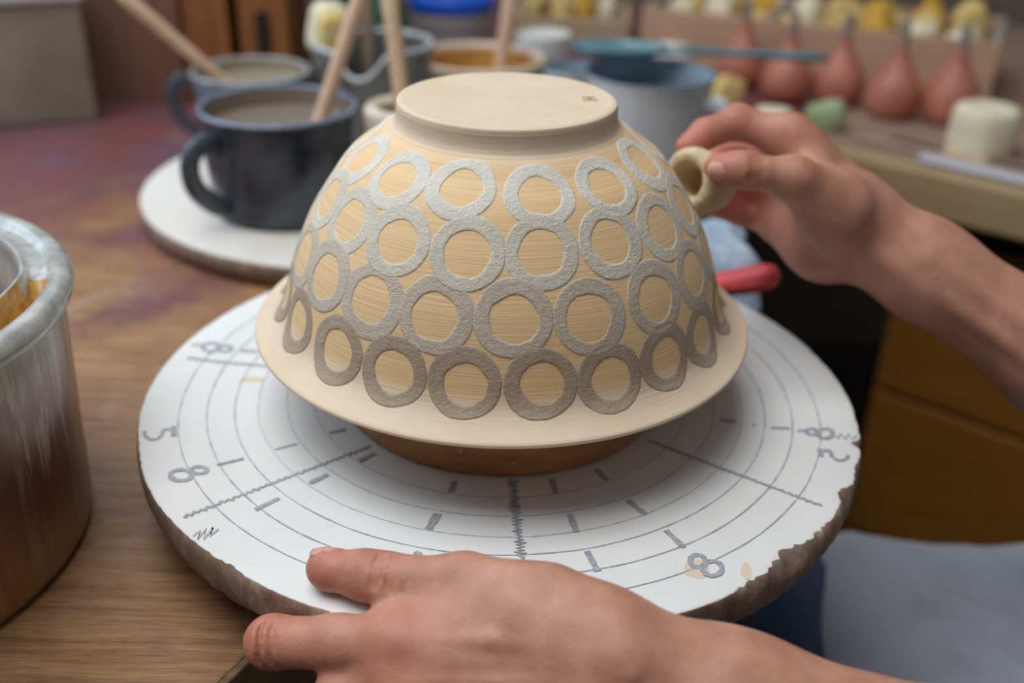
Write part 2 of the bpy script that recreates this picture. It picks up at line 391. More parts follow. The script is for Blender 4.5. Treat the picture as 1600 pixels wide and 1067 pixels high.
m_pencil2.set('Base Color', m_pencil2.ramp(_n, (0.3, srgb(164, 168, 176)), (0.7, srgb(212, 214, 218)))); m_pencil2 = m_pencil2.m
m_stain = M('tan_stain', srgb(222, 204, 180), 0.7).m

RD = 0.1905
disc = tag(empty('plaster_disc', (0, 0, 0)), 'large white plaster disc with pencil rings, numbers and a chipped brown edge', 'disc')
def chip(a):
    """how far the white face is broken back from the rim at angle a"""
    d = 0.0006+0.0009*max(0, fbm((math.cos(a)*3, math.sin(a)*3, 1.0), 6))
    for c, w, amt in ((-47, 5.5, 0.0085), (-39, 3, 0.004), (-29, 2.6, 0.0075), (-33, 2, 0.003), (-15, 1.3, 0.0055), (-55, 4, 0.003), (-128, 12, 0.0018), (-160, 9, 0.0012), (-22, 4, 0.002), (-8, 1.5, 0.001)):
        x = (math.degrees(a)-c+180) % 360-180
        if abs(x) < w*1.6: d += amt*math.exp(-(x/w)**2*1.6)*(0.75+0.5*fbm((math.cos(a)*9, math.sin(a)*9, 4.0), 9))
    return d
SEG = 540; V, F, MI = [], [], []; rings = []
angs = [2*math.pi*k/SEG for k in range(SEG)]
ch = [chip(a) for a in angs]
def ring(fn):
    idx = list(range(len(V), len(V)+SEG))
    for k, a in enumerate(angs):
        r, z = fn(a, ch[k]); V.append((r*math.cos(a), r*math.sin(a), z))
    rings.append(idx)
V.append((0, 0, 0))
nz = lambda a, s, q: fbm((math.cos(a)*s, math.sin(a)*s, q), 1.0)
ring(lambda a, c: (0.10, 0)); ring(lambda a, c: (0.15, 0)); ring(lambda a, c: (0.180, 0)); ring(lambda a, c: (RD-c-0.0012, 0)); ring(lambda a, c: (RD-c, -0.0003))
ring(lambda a, c: (RD-c*0.62, -0.0008-c*0.30*(1+0.8*nz(a, 40, 2)))); ring(lambda a, c: (RD-c*0.25+0.0003*nz(a, 50, 3), -0.0015-c*0.62*(1+0.5*nz(a, 30, 5))))
ring(lambda a, c: (RD+0.0005*nz(a, 44, 6), -0.0050-c*0.45)); ring(lambda a, c: (RD+0.0006*nz(a, 38, 7), -0.010-c*0.1)); ring(lambda a, c: (RD-0.0005+0.0006*nz(a, 34, 8), -0.015))
ring(lambda a, c: (RD-0.002+0.0008*nz(a, 30, 9), -0.0195)); ring(lambda a, c: (RD-0.0045+0.0008*nz(a, 30, 10), -0.0222)); ring(lambda a, c: (0.12, -0.0225))
for k in range(SEG): F.append((0, rings[0][k], rings[0][(k+1) % SEG])); MI.append(0)
for i in range(len(rings)-1):
    for k in range(SEG):
        k2 = (k+1) % SEG; F.append((rings[i][k], rings[i+1][k], rings[i+1][k2], rings[i][k2])); MI.append(0 if i < 4 else 1)
V.append((0, 0, -0.0225)); n_ = len(V)-1
for k in range(SEG): F.append((n_, rings[-1][(k+1) % SEG], rings[-1][k])); MI.append(1)
link('slab', V, F, [m_plaster, m_pside], disc, True, MI)

def ribbon(pts, w, closed=False, z=0.00025, seed=0, jitter=0.0):
    """flat drawn line of width w lying on the disc; slight thickness"""
    rnd = random.Random(seed); P = [np.array(p[:2], float) for p in pts]; n = len(P); V, F = [], []
    for i in range(n):
        a = P[(i-1) % n] if (closed or i > 0) else P[i]; b = P[(i+1) % n] if (closed or i < n-1) else P[i]
        t = (b-a)/(np.linalg.norm(b-a)+1e-12); s = np.array([-t[1], t[0]])*w*0.5*(1+jitter*rnd.uniform(-1, 1))
        for q in (P[i]-s, P[i]+s): V.append((q[0], q[1], z)); V.append((q[0], q[1], z-0.0002))
    for i in range(n if closed else n-1):
        a, b = 4*i, 4*((i+1) % n); F += [(a, b, b+2, a+2), (a, a+1, b+1, b), (a+2, b+2, b+3, a+3)]
    return V, F
for i, r in enumerate((0.170, 0.156, 0.142, 0.130, 0.1155, 0.1015)):
    pts = []
    for k in range(240):
        a = 2*math.pi*k/240; rr = r+0.0003*nz(a, 3, i*3.1); pts.append((rr*math.cos(a), rr*math.sin(a)))
    link('pencil_circle', *ribbon(pts, (0.00062, 0.0007, 0.0006, 0.0005, 0.0006, 0.0005)[i], True, seed=i, jitter=0.5), m_pencil if i in (0, 1, 2) else m_pencil2, disc, False)
def px_smooth(pts, n=6):
    Q = [np.array(p, float) for p in pts]; Q = [2*Q[0]-Q[1]]+Q+[2*Q[-1]-Q[-2]]; out = []
    for i in range(1, len(Q)-2):
        for k in range(n):
            t = k/n; out.append(tuple(0.5*((2*Q[i])+(-Q[i-1]+Q[i+1])*t+(2*Q[i-1]-5*Q[i]+4*Q[i+1]-Q[i+2])*t*t+(-Q[i-1]+3*Q[i]-3*Q[i+1]+Q[i+2])*t**3)))
    return out+[tuple(pts[-1])]
def px_line(pts, w, name='pencil_mark', m=None, n=1, wig=0.0, seed=1, jit=0.25):
    rnd = random.Random(seed); Q = [at(x, y, z=0)[:2] for x, y in pts]; out = []
    for a, b in zip(Q[:-1], Q[1:]):
        L = np.linalg.norm(b-a); t = (b-a)/L; s = np.array([-t[1], t[0]]); c = max(n, 1)
        for k in range(c):
            o_ = wig*(1 if k % 2 else -1)*rnd.uniform(0.4, 1.2); out.append(a+(b-a)*k/c+s*o_)
    out.append(Q[-1]); return link(name, *ribbon(out, w, False, 0.00036+0.00006*(seed % 4), seed, jit), m or m_pencil, disc, False)
for i, (a, b, w) in enumerate((((399, 797), (436, 779), .0024), ((483, 756), (512, 742), .0026), ((560, 721), (586, 709), .0026), ((339, 727), (381, 717), .0016), ((429, 703), (464, 694), .0014),
        ((515, 677), (541, 671), .0016), ((376, 548), (404, 550), .0018), ((932, 734), (949, 751), .0026), ((981, 782), (1009, 805), .0028), ((1040, 829), (1069, 856), .0026), ((917, 862), (934, 893), .0028),
        ((890, 804), (901, 832), .0028), ((861, 748), (869, 771), .0028), ((711, 752), (703, 770), .0026), ((1125, 656), (1150, 659), .0028), ((1205, 669), (1234, 670), .0018), ((1176, 664), (1180, 665), .0022),
        ((684, 803), (669, 828), .0034), ((655, 863), (644, 878), .0034), ((1246, 673), (1262, 674), .0014))):
    px_line((a, b), w, 'tick_mark', n=4, seed=i)
for i, (pts, w, n_, wg) in enumerate((((((288, 808), (580, 697))), .0017, 60, .0008), ((((292, 560), (345, 566), (430, 574))), .0018, 20, .0008), ((((1012, 688), (1140, 737), (1284, 791))), .0014, 26, .0005),
        ((((802, 752), (806, 800), (815, 874))), .0016, 28, .0022))):
    px_line(pts, w, 'wavy_pencil_line', n=n_, wig=wg, seed=20+i)
def number8(c1, r1, c2, r2, w, seed):
    """figure 8 of two drawn loops that touch"""
    for zz, c, r in ((0.00035, c1, r1), (0.00047, c2, r2)):
        pts = [at(c[0]+r[0]*math.cos(2*math.pi*k/26), c[1]+r[1]*math.sin(2*math.pi*k/26), z=0)[:2] for k in range(26)]
        link('number_8', *ribbon(pts, w, True, zz, seed, 0.2), m_pencil, disc, False)
number8((1090, 877), (12, 9.5), (1113, 889), (15, 11.5), .0024, 31)
number8((311, 735), (13, 5.5), (283, 743), (17, 8.5), .0024, 32)
number8((1268, 675), (8, 4.5), (1289, 678), (12, 7.5), .0022, 33)
number8((352, 545), (10, 4.5), (330, 543), (13, 6.5), .0024, 34)
px_line([(300, 538), (304, 541), (309, 537), (314, 542), (319, 538)], .0014, 'pencil_mark', seed=35)
px_line([(1303, 681), (1309, 685), (1314, 678), (1320, 687), (1326, 679), (1332, 687), (1338, 681)], .0013, 'pencil_mark', seed=36)
px_line(px_smooth([(1281, 707), (1290, 704), (1297, 706), (1300, 713), (1308, 719), (1319, 719), (1326, 712)]), .0020, 'number_5', seed=37)
px_line([(1279, 702), (1284, 714)], .0024, 'number_5', n=3, seed=38)
px_line([(271, 667), (272, 682)], .0030, 'number_5', n=2, seed=39)
px_line(px_smooth([(271, 672), (256, 672), (253, 679), (246, 686), (235, 687), (227, 681), (226, 674)]), .0019, 'number_5', seed=40)
px_line([(302, 838), (312, 830), (309, 843), (322, 827), (318, 843), (333, 825), (329, 838), (341, 827)], .0014, 'pencil_mark', m_pencil2, seed=41)
def blob(cx, cy, rx, ry, z, m, name, seed):
    V = [tuple(at(cx, cy, z=0)[:2])+(z,)]
    for k in range(18):
        a = 2*math.pi*k/18; q = 1+0.35*noise.noise(Vector((math.cos(a)*1.5, math.sin(a)*1.5, seed*3.3)))
        p = at(cx+rx*q*math.cos(a), cy+ry*q*math.sin(a), z=0); V.append((p[0], p[1], z))
    return link(name, V, [(0, 1+(k+1) % 18, 1+k) for k in range(18)], m, disc, False)
blob(1088, 890, 22, 15, 0.00010, m_stain, 'clay_stain', 1); blob(1166, 893, 9, 13, 0.00010, m_stain, 'clay_stain', 2); blob(395, 593, 22, 4, 0.00010, m_stain, 'clay_stain', 3)

# ------------------------------------------------------------------ brown chuck that carries the bowl
m_chuck = M('brown_glazed_chuck', rough=0.22); _co = m_chuck.co((1, 1, 5)); _n = m_chuck.noise(_co, 16, 5, 0.65)
_c = m_chuck.ramp(_n, (0.3, srgb(116, 72, 38)), (0.55, srgb(158, 108, 62)), (0.75, srgb(178, 132, 88)))
_c = m_chuck.mix(m_chuck.ramp(m_chuck.noise(m_chuck.co(), 190, 2), (0.70, 0), (0.73, 0.6)), _c, srgb(190, 170, 150))
m_chuck.set('Base Color', _c); m_chuck.bump(_n, 0.2, 0.0008); m_chuck = m_chuck.m
v, f = lathe(smooth_prof([(0.074, 0.0006), (0.0855, 0.0006), (0.0872, 0.003), (0.0885, 0.012), (0.0885, 0.03), (0.087, 0.06), (0.0855, 0.084), (0.083, 0.0865), (0.0795, 0.084), (0.078, 0.05), (0.0735, 0.003), (0.074, 0.0006)], 4), 96)
tag(link('bowl_chuck', v, f, m_chuck), 'brown glazed round chuck holding up the upturned bowl', 'chuck')

# ------------------------------------------------------------------ the upturned bowl
m_bowl = M('cream_clay', rough=0.72); _p = m_bowl.sep(m_bowl.co()); _z = _p[2]
_r = m_bowl.math('SQRT', m_bowl.math('ADD', m_bowl.math('MULTIPLY', _p[0], _p[0]), m_bowl.math('MULTIPLY', _p[1], _p[1])))
_str = m_bowl.noise(m_bowl.co((14, 14, 900)), 1.0, 4, 0.6); _str2 = m_bowl.noise(m_bowl.co((30, 30, 1500)), 1.0, 3, 0.6)
_raw = m_bowl.ramp(m_bowl.noise(m_bowl.co(), 25, 4), (0.3, srgb(214, 190, 162)), (0.7, srgb(225, 203, 177)))
_eng = m_bowl.ramp(_str, (0.3, srgb(226, 188, 136)), (0.7, srgb(236, 202, 154)))
_zz = m_bowl.math('ADD', _z, m_bowl.math('MULTIPLY', m_bowl.math('SUBTRACT', m_bowl.noise(m_bowl.co(), 30, 3), 0.5), 0.004))
_msk = m_bowl.math('MULTIPLY', m_bowl.ramp(m_bowl.math('MULTIPLY', _zz, 5), (0.285, 0.0), (0.305, 1.0)), m_bowl.ramp(m_bowl.math('MULTIPLY', _zz, 5), (0.722, 1.0), (0.74, 0.0)))
_c = m_bowl.mix(_msk, _raw, _eng)
_c = m_bowl.mix(m_bowl.ramp(m_bowl.noise(m_bowl.co(), 420, 2), (0.775, 0), (0.79, 0.75)), _c, srgb(128, 84, 48))
m_bowl.set('Base Color', _c)
_top = m_bowl.n('ShaderNodeTexNoise', {'W': m_bowl.math('MULTIPLY', _r, 900.0), 'Scale': 1.0, 'Detail': 3.0}, noise_dimensions='1D').outputs['Fac']
_b = m_bowl.bump(_str, 0.27, 0.0010); _b = m_bowl.bump(_str2, 0.28, 0.0005, _b)
_istop = m_bowl.ramp(m_bowl.math('MULTIPLY', _z, 5), (0.785, 0.0), (0.79, 1.0))
m_bowl.bump(m_bowl.math('MULTIPLY', _top, _istop), 0.22, 0.0006, _b); m_bowl = m_bowl.m
m_slip = []   # the slip rows get darker and browner towards the rim
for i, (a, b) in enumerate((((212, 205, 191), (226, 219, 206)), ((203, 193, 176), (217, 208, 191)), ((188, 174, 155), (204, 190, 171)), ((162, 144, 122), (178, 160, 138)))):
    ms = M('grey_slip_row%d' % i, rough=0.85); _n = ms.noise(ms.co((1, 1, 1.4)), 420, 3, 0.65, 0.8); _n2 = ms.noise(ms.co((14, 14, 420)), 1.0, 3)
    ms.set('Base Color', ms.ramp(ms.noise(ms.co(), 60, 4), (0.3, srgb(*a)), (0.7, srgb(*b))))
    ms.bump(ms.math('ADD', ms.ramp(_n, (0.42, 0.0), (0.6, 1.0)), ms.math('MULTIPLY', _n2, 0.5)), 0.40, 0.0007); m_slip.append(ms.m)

bowl = tag(empty('bowl', (0, 0, 0)), 'upturned cream clay bowl patterned with rows of grey slip rings', 'bowl')
OUT = smooth_prof([(0.0530, 0.1480), (0.0575, 0.1462), (0.0655, 0.1402), (0.0762, 0.1320), (0.0857, 0.1200), (0.0945, 0.1060), (0.1016, 0.0920), (0.1066, 0.0780), (0.1098, 0.0665), (0.1118, 0.0595), (0.1143, 0.0545), (0.1190, 0.0502), (0.1240, 0.0476), (0.1262, 0.0468)], 10)
lip = smooth_prof([(0.1262, 0.0468), (0.1273, 0.0460), (0.1274, 0.0447), (0.1262, 0.0438), (0.1225, 0.0445), (0.1150, 0.0478), (0.1085, 0.0535), (0.1045, 0.0640), (0.1010, 0.0790), (0.0960, 0.0920), (0.0885, 0.1062), (0.0790, 0.1190), (0.0690, 0.1290), (0.0550, 0.1360), (0.030, 0.1400), (0, 0.1405)], 5)
v, f = lathe(OUT+lip[1:], 160); link('body', [(x, y, z) for x, y, z in v], [q[::-1] for q in f], m_bowl, bowl)
v, f = lathe(smooth_prof([(0, 0.1582), (0.018, 0.1583), (0.035, 0.1586), (0.047, 0.1591), (0.0510, 0.1592), (0.0523, 0.1587), (0.0527, 0.1577), (0.0530, 0.1530), (0.0536, 0.1500), (0.0546, 0.1481), (0.0564, 0.1467), (0.0572, 0.1452)], 6), 160)
link('foot', v, [q[::-1] for q in f], m_bowl, bowl)
# arc-length table of the outer wall, for laying the rings on it
OA = np.array(OUT); SA = np.concatenate([[0], np.cumsum(np.hypot(np.diff(OA[:, 0]), np.diff(OA[:, 1])))])
def wall(s):
    r, z = np.interp(s, SA, OA[:, 0]), np.interp(s, SA, OA[:, 1]); e = 0.0008
    dr = np.interp(s+e, SA, OA[:, 0])-np.interp(s-e, SA, OA[:, 0]); dz = np.interp(s+e, SA, OA[:, 1])-np.interp(s-e, SA, OA[:, 1]); L = np.hypot(dr, dz)
    return r, z, -dz/L, dr/L                                   # radius, height, outward normal (r, z)
def s_of_z(z): return float(np.interp(-z, -OA[:, 1], SA))
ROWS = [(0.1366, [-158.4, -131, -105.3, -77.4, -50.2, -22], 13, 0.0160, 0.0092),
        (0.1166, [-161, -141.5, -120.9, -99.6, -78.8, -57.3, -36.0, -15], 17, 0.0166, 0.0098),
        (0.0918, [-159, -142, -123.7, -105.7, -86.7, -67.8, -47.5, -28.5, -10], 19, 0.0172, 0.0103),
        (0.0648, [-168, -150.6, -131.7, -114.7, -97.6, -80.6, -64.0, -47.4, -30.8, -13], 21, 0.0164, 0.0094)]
rnd = random.Random(4)
for ri, (zc, vis, n, ro, rin) in enumerate(ROWS):
    left = n-len(vis); gap = (vis[0]+360-vis[-1])/(left+1); angs_ = vis+[vis[-1]+gap*(k+1) for k in range(left)]
    for ai, ad in enumerate(angs_):
        th0 = math.radians(ad); sd = ri*50+ai; s0 = s_of_z(zc+rnd.uniform(-0.0008, 0.0008)); V, F = [], []; NS = 56
        base = 0.00004+0.00014*((ai*7+ri*3) % 5)/5
        cu, cv = rnd.uniform(-0.0007, 0.0007), rnd.uniform(-0.0007, 0.0007)
        for k in range(NS):
            a = 2*math.pi*k/NS; ca, sa = math.cos(a), math.sin(a)
            wo = ro*(1+0.045*noise.noise(Vector((ca*1.1, sa*1.1, sd*1.7)))+0.018*noise.noise(Vector((ca*4, sa*4, sd*2.7))))
            wi = rin*(1+0.09*noise.noise(Vector((ca*1.2, sa*1.2, sd*3.1+9)))+0.035*noise.noise(Vector((ca*4.5, sa*4.5, sd*1.1+5))))
            prof = [(wi-0.0001, -0.0003), (wi+0.0002, base+0.00014), (wi+0.0009, base+0.00024), ((wi+wo)/2-0.001, base+0.00016), ((wi+wo)/2+0.0012, base+0.00017), (wo-0.0009, base+0.00022), (wo-0.0002, base+0.00012), (wo+0.0001, -0.0003)]
            for j, (rho, hgt) in enumerate(prof):
                w_ = 1.0 if j > 3 else 0.0
                u = rho*ca+(cu if j < 4 else 0); t_ = rho*sa+(cv if j < 4 else 0)
                s = min(max(s0-t_, 0.0005), SA[-1]-0.001); r, z, nr, nzv = wall(s)
                rm, _, _, _ = wall(s0); th = th0+u/(0.35*r+0.65*rm)
                rr = r+nr*hgt; V.append((rr*math.cos(th), rr*math.sin(th), z+nzv*hgt))
        m_ = 8
        for k in range(NS):
            k2 = (k+1) % NS
            for j in range(m_-1): F.append((k*m_+j, k*m_+j+1, k2*m_+j+1, k2*m_+j))
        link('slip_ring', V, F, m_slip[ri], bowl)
# small square maker's mark impressed near the edge of the foot
mk = []
c0 = at(921, 153, z=0.1594)
m_mark = M('impressed_mark', srgb(206, 170, 122), 0.8).m
def mark(pts, w):
    Q = [(c0[0]+x*0.001, c0[1]+y*0.001) for x, y in pts]; V, F = ribbon(Q, w, False, 0.15935); return V, F
Vm, Fm = [], []
for pts in ([(-3.2, 3.4), (3.0, 2.6), (3.4, -3.2), (-2.6, -3.0), (-3.2, 3.4)], [(-1.2, 1.4), (1.2, 1.2), (1.2, -1.2), (-1.2, -1.4)], [(-1.2, 0), (1.0, 0)]):
    V, F = mark(pts, 0.0007); Fm += [tuple(i+len(Vm) for i in q) for q in F]; Vm += V
link('maker_stamp', Vm, Fm, m_mark, bowl, False)

# ------------------------------------------------------------------ the potter: bare arms and hands, sleeves, apron
m_skin = M('skin', rough=0.48)
_n = m_skin.noise(m_skin.co(), 55, 4, 0.6); _n2 = m_skin.noise(m_skin.co(), 260, 3, 0.65); _v = m_skin.n('ShaderNodeTexVoronoi', {'Vector': m_skin.co(), 'Scale': 700.0}).outputs['Distance']
_base = m_skin.ramp(_n, (0.3, srgb(172, 118, 95)), (0.7, srgb(202, 150, 126)))
_fl = m_skin.n('ShaderNodeAttribute', attribute_name='flush').outputs['Fac']
_c = m_skin.mix(m_skin.math('MULTIPLY', _fl, 0.85), _base, srgb(192, 104, 88))
_c = m_skin.mix(m_skin.ramp(m_skin.noise(m_skin.co(), 130, 2), (0.70, 0.0), (0.76, 0.5)), _c, srgb(160, 98, 76))
m_skin.set('Base Color', _c); m_skin.set('Specular IOR Level', 0.4)
m_skin.set('Subsurface Weight', 0.22); m_skin.set('Subsurface Radius', (1.0, 0.35, 0.2)); m_skin.set('Subsurface Scale', 0.006)
_wr = m_skin.noise(m_skin.co((1, 1, 1)), 420, 4, 0.6, 0.8)
_b = m_skin.bump(m_skin.math('ADD', _wr, m_skin.math('MULTIPLY', _v, 0.7)), 0.22, 0.0007); m_skin = m_skin.m
m_nail = M('fingernail', srgb(214, 160, 142), 0.42).m

def P(px, py, d): return at(px, py, d=d)
def unit(v): v = np.array(v, float); return v/np.linalg.norm(v)
TOCAM = lambda p: unit(CAM-np.array(p))

def groove(F, a, ax, r, d0, d1, depth=0.0005, w=0.0009, n=7):
    """a shallow skin crease: arc around axis ax through point a, from direction d0 to d1"""
    ax = unit(ax); u = unit(np.array(d0)-ax*(np.array(d0)@ax)); e = np.array(d1)-ax*(np.array(d1)@ax); e = unit(e)
    ang = math.acos(max(-1, min(1, u@e))); v = unit(e-u*(u@e)); pts = []
    for k in range(n+1):
        t = ang*k/n; pts.append(np.array(a)+(u*math.cos(t)+v*math.sin(t))*(r+w-depth)+ax*0.0006*math.sin(k*1.7))
    for p, q in zip(pts[:-1], pts[1:]): F.cone(p, q, w, w, 0.0012, sub=True)

# ---- left hand and arm (front), holding the rim of the disc
LH = Field((-0.112, -0.300, -0.085), (0.300, -0.115, 0.060), 0.00115)
t_tip, t_ip, t_mcp, t_cmc = at(513, 889, z=0.0088), at(602, 903, z=0.0125), P(728, 917, .396), P(850, 962, .380)
LW = P(968, 1070, .368); LE = np.array([0.292, -0.258, -0.047])
i_mcp, i_pip = P(628, 1006, .389), P(426, 1003, .4065)
m_mcp, m_pip = P(640, 1076, .384), P(532, 1090, .394)
r_mcp, r_pip = P(668, 1135, .384), P(575, 1162, .395)
l_mcp, l_pip = P(705, 1185, .386), P(630, 1222, .398)
dorsal = TOCAM(i_mcp)
sqh = (TOCAM(LW), 1.28)
# thumb
LH.chain([t_tip, t_ip-(t_ip-t_tip)*0.35, t_ip, t_mcp], [0.0080, 0.0096, 0.0097, 0.0112], 0.004)
LH.cone(t_tip+unit(t_tip-t_ip)*0.0010+np.array([0, 0, 0.0004]), t_tip, 0.0072, 0.008, 0.004)
LH.cone(t_mcp, t_cmc, 0.0125, 0.0165, 0.008)
# index, middle, ring, little: knuckle to middle joint, then round under the disc
tips = {'i': [np.array([-0.0885, -0.1655, -0.0305]), np.array([-0.074, -0.150, -0.0325])], 'm': [np.array([-0.060, -0.170, -0.0360]), np.array([-0.050, -0.152, -0.0330])],
        'r': [np.array([-0.044, -0.176, -0.0420]), np.array([-0.034, -0.158, -0.0350])], 'l': [np.array([-0.026, -0.186, -0.0450]), np.array([-0.018, -0.170, -0.0370])]}
for key, mcp, pip, r0, r1 in (('i', i_mcp, i_pip, .0118, .0102), ('m', m_mcp, m_pip, .0120, .0100), ('r', r_mcp, r_pip, .0114, .0095), ('l', l_mcp, l_pip, .0100, .0084)):
    mid = (mcp+pip)/2
    LH.chain([mcp, mid, pip], [r0, r1*0.985, r1], 0.006)
    LH.chain([pip, tips[key][0], tips[key][1]], [r1, r1*0.86, r1*0.74], 0.004)
# palm: metacarpals blended into a slab, thumb web
for mcp, off_, r0, r1 in ((i_mcp, 0.016, .0125, .0150), (m_mcp, 0.006, .0128, .0160), (r_mcp, -0.006, .0120, .0160), (l_mcp, -0.016, .0110, .0150)):
    LH.cone(mcp, LW+UP*off_-unit(LE-LW)*0.008, r0, r1, 0.012)
LH.cone(t_mcp*0.55+t_cmc*0.45, i_mcp*0.72+LW*0.28, 0.0090, 0.0110, 0.012)
LH.cone(t_mcp*0.8+t_ip*0.2-UP*0.004, i_mcp*0.92+t_mcp*0.08, 0.0050, 0.0065, 0.011)
LH.cone(t_cmc, LW+UP*0.010, 0.0170, 0.0170, 0.012)
# wrist and forearm
a1 = LW+(LE-LW)*0.16; a2 = LW+(LE-LW)*0.55; a3 = LW+(LE-LW)*0.9
LH.chain([LW-unit(LE-LW)*0.006, a1], [0.0275, 0.0275], 0.014, sq=sqh)
LH.chain([a1, a2, a3, LE], [0.0275, 0.0330, 0.0390, 0.0390], 0.02, sq=(TOCAM(LW), 1.10))
LH.cone(LW+UP*0.010+dorsal*0.004, a1+UP*0.008, 0.012, 0.010, 0.012)
# tendons, veins, knuckle heads
for mcp, r, h in ((i_mcp, .0027, .0116), (m_mcp, .0025, .0120)):
    LH.cone(mcp+dorsal*h*0.9, mcp*0.45+LW*0.55+dorsal*0.0150, r, r*0.8, 0.006)
LH.cone(i_mcp+dorsal*0.0065+UP*0.001, i_mcp+dorsal*0.006, 0.0068, 0.0068, 0.006)
LH.cone(i_pip+dorsal*0.0035-RT*0.0015, i_pip+dorsal*0.003, 0.0080, 0.0080, 0.004)
vn = [i_mcp*0.9+t_mcp*0.1+dorsal*0.0115, i_mcp*0.6+LW*0.4+UP*0.007+dorsal*0.0160, i_mcp*0.25+LW*0.75+UP*0.009+dorsal*0.0190]
LH.chain(vn, [0.0014, 0.0019, 0.0016], 0.004)
LH.chain([m_mcp*0.8+i_mcp*0.2+dorsal*0.0125, m_mcp*0.45+LW*0.55+UP*0.002+dorsal*0.0185, LW+UP*0.004+dorsal*0.0222], [0.0013, 0.0018, 0.0014], 0.004)
LH.chain([t_mcp+UP*0.006+dorsal*0.006, t_cmc+UP*0.0130+dorsal*0.0060, LW+UP*0.0230+dorsal*0.0060], [0.0035, 0.0030, 0.0030], 0.007)
# creases over the thumb joint, the index joint and the wrist
tax = t_mcp-t_ip
for k, (t, d) in enumerate(((-0.06, .0001), (0.02, .0002), (0.13, .0000), (0.21, .0001), (0.34, .0000))):
    groove(LH, t_ip+tax*t, tax, 0.0097+0.0012*max(t, 0), np.array([0.15, 0.15, 1.0]), np.array([-0.3, -1.0, 0.30]), d, 0.0008)
iax = i_pip-i_mcp
for t, d in ((0.90, .0000), (0.99, .0001)):
    groove(LH, i_mcp+iax*t, iax, 0.0103, np.array([0, -0.1, 1.0]), np.array([0, -1.0, -0.7]), d, 0.0009)
VL, QL = LH.mesh(); del LH

# ---- right hand and arm (behind), holding the foam ring against the bowl
RH = Field((0.060, -0.075, -0.075), (0.430, 0.155, 0.185), 0.0014)
RW = P(1338, 352, .575); RE = np.array([0.398, -0.035, -0.026])
q_tip, q_ip, q_mcp, q_cmc = P(1124, 262, .530), P(1168, 266, .528), P(1242, 280, .535), P(1305, 325, .552)
ix = [P(1236, 216, .572), P(1152, 192, .578), P(1102, 209, .572), P(1076, 230, .566)]
mx = [P(1238, 250, .592), P(1160, 232, .612), P(1118, 250, .606), P(1100, 274, .594)]
rx = [P(1232, 300, .606), P(1172, 304, .622), P(1136, 312, .614), P(1114, 318, .602)]
lx = [P(1222, 345, .606), P(1184, 338, .620), P(1156, 333, .616), P(1126, 326, .606)]
RH.chain([q_tip, q_tip*0.4+q_ip*0.6, q_ip, q_mcp], [0.0078, 0.0088, 0.0090, 0.0100], 0.004)
RH.cone(q_mcp, q_cmc, 0.0115, 0.0165, 0.008)
for ch_, r in ((ix, .0092), (mx, .0090), (rx, .0086), (lx, .0078)):
    RH.chain(ch_, [r*1.16, r, r*0.9, r*0.8], 0.004)
for ch_, o_, r0, r1 in ((ix, 0.016, .0115, .0150), (mx, 0.006, .0115, .0150), (rx, -0.006, .0110, .0150), (lx, -0.016, .0110, .0140)):
    RH.cone(ch_[0], RW+UP*o_*0.9-unit(RE-RW)*0.004+FWD*0.004, r0, r1, 0.012)
RH.cone(q_mcp*0.5+q_cmc*0.5, ix[0]*0.75+RW*0.25, 0.0085, 0.0110, 0.012)
RH.cone(q_cmc+FWD*0.006, P(1262, 385, .592), 0.0150, 0.0125, 0.014)            # thenar pad
RH.cone(lx[0]*0.9+RW*0.1, P(1290, 392, .585), 0.0110, 0.0140, 0.014)            # heel of the hand
RH.cone(P(1290, 392, .585), RW-UP*0.006, 0.0140, 0.0170, 0.014)
RH.cone(q_cmc, RW+UP*0.004, 0.0165, 0.0180, 0.012)
b1 = RW+(RE-RW)*0.18; b2 = RW+(RE-RW)*0.55; b3 = RW+(RE-RW)*0.9
RH.chain([RW-unit(RE-RW)*0.004, b1], [0.0235, 0.0240], 0.014)
RH.chain([b1, b2, b3, RE], [0.0242, 0.0300, 0.0370, 0.0380], 0.02)
tc = TOCAM(RW)
RH.chain([RW+tc*0.0180+UP*0.008, b1+tc*0.0215+UP*0.006, b2+tc*0.0275+UP*0.004], [0.0032, 0.0034, 0.0035], 0.008)   # wrist tendons
RH.chain([RW+tc*0.0190-UP*0.008, b1+tc*0.0210-UP*0.008, b2+tc*0.0270-UP*0.010], [0.0028, 0.0030, 0.0030], 0.008)
for kx, off_ in ((ix, 0.0075), (mx, 0.0065)):
    RH.cone(kx[0]+UP*off_, kx[0]*0.4+RW*0.6+UP*0.0190, 0.0030, 0.0025, 0.006)
RH.cone(ix[1]+UP*0.0015, ix[1]+UP*0.0012, 0.0090, 0.0090, 0.004)
qax = q_mcp-q_ip
for t in (-0.08, 0.0, 0.08, 0.16):
    groove(RH, q_ip+qax*t, qax, 0.0091, np.array([0, -0.2, 1.0]), np.array([0, -1.0, -0.3]), 0.0005, 0.0010)
VR, QR = RH.mesh(); del RH

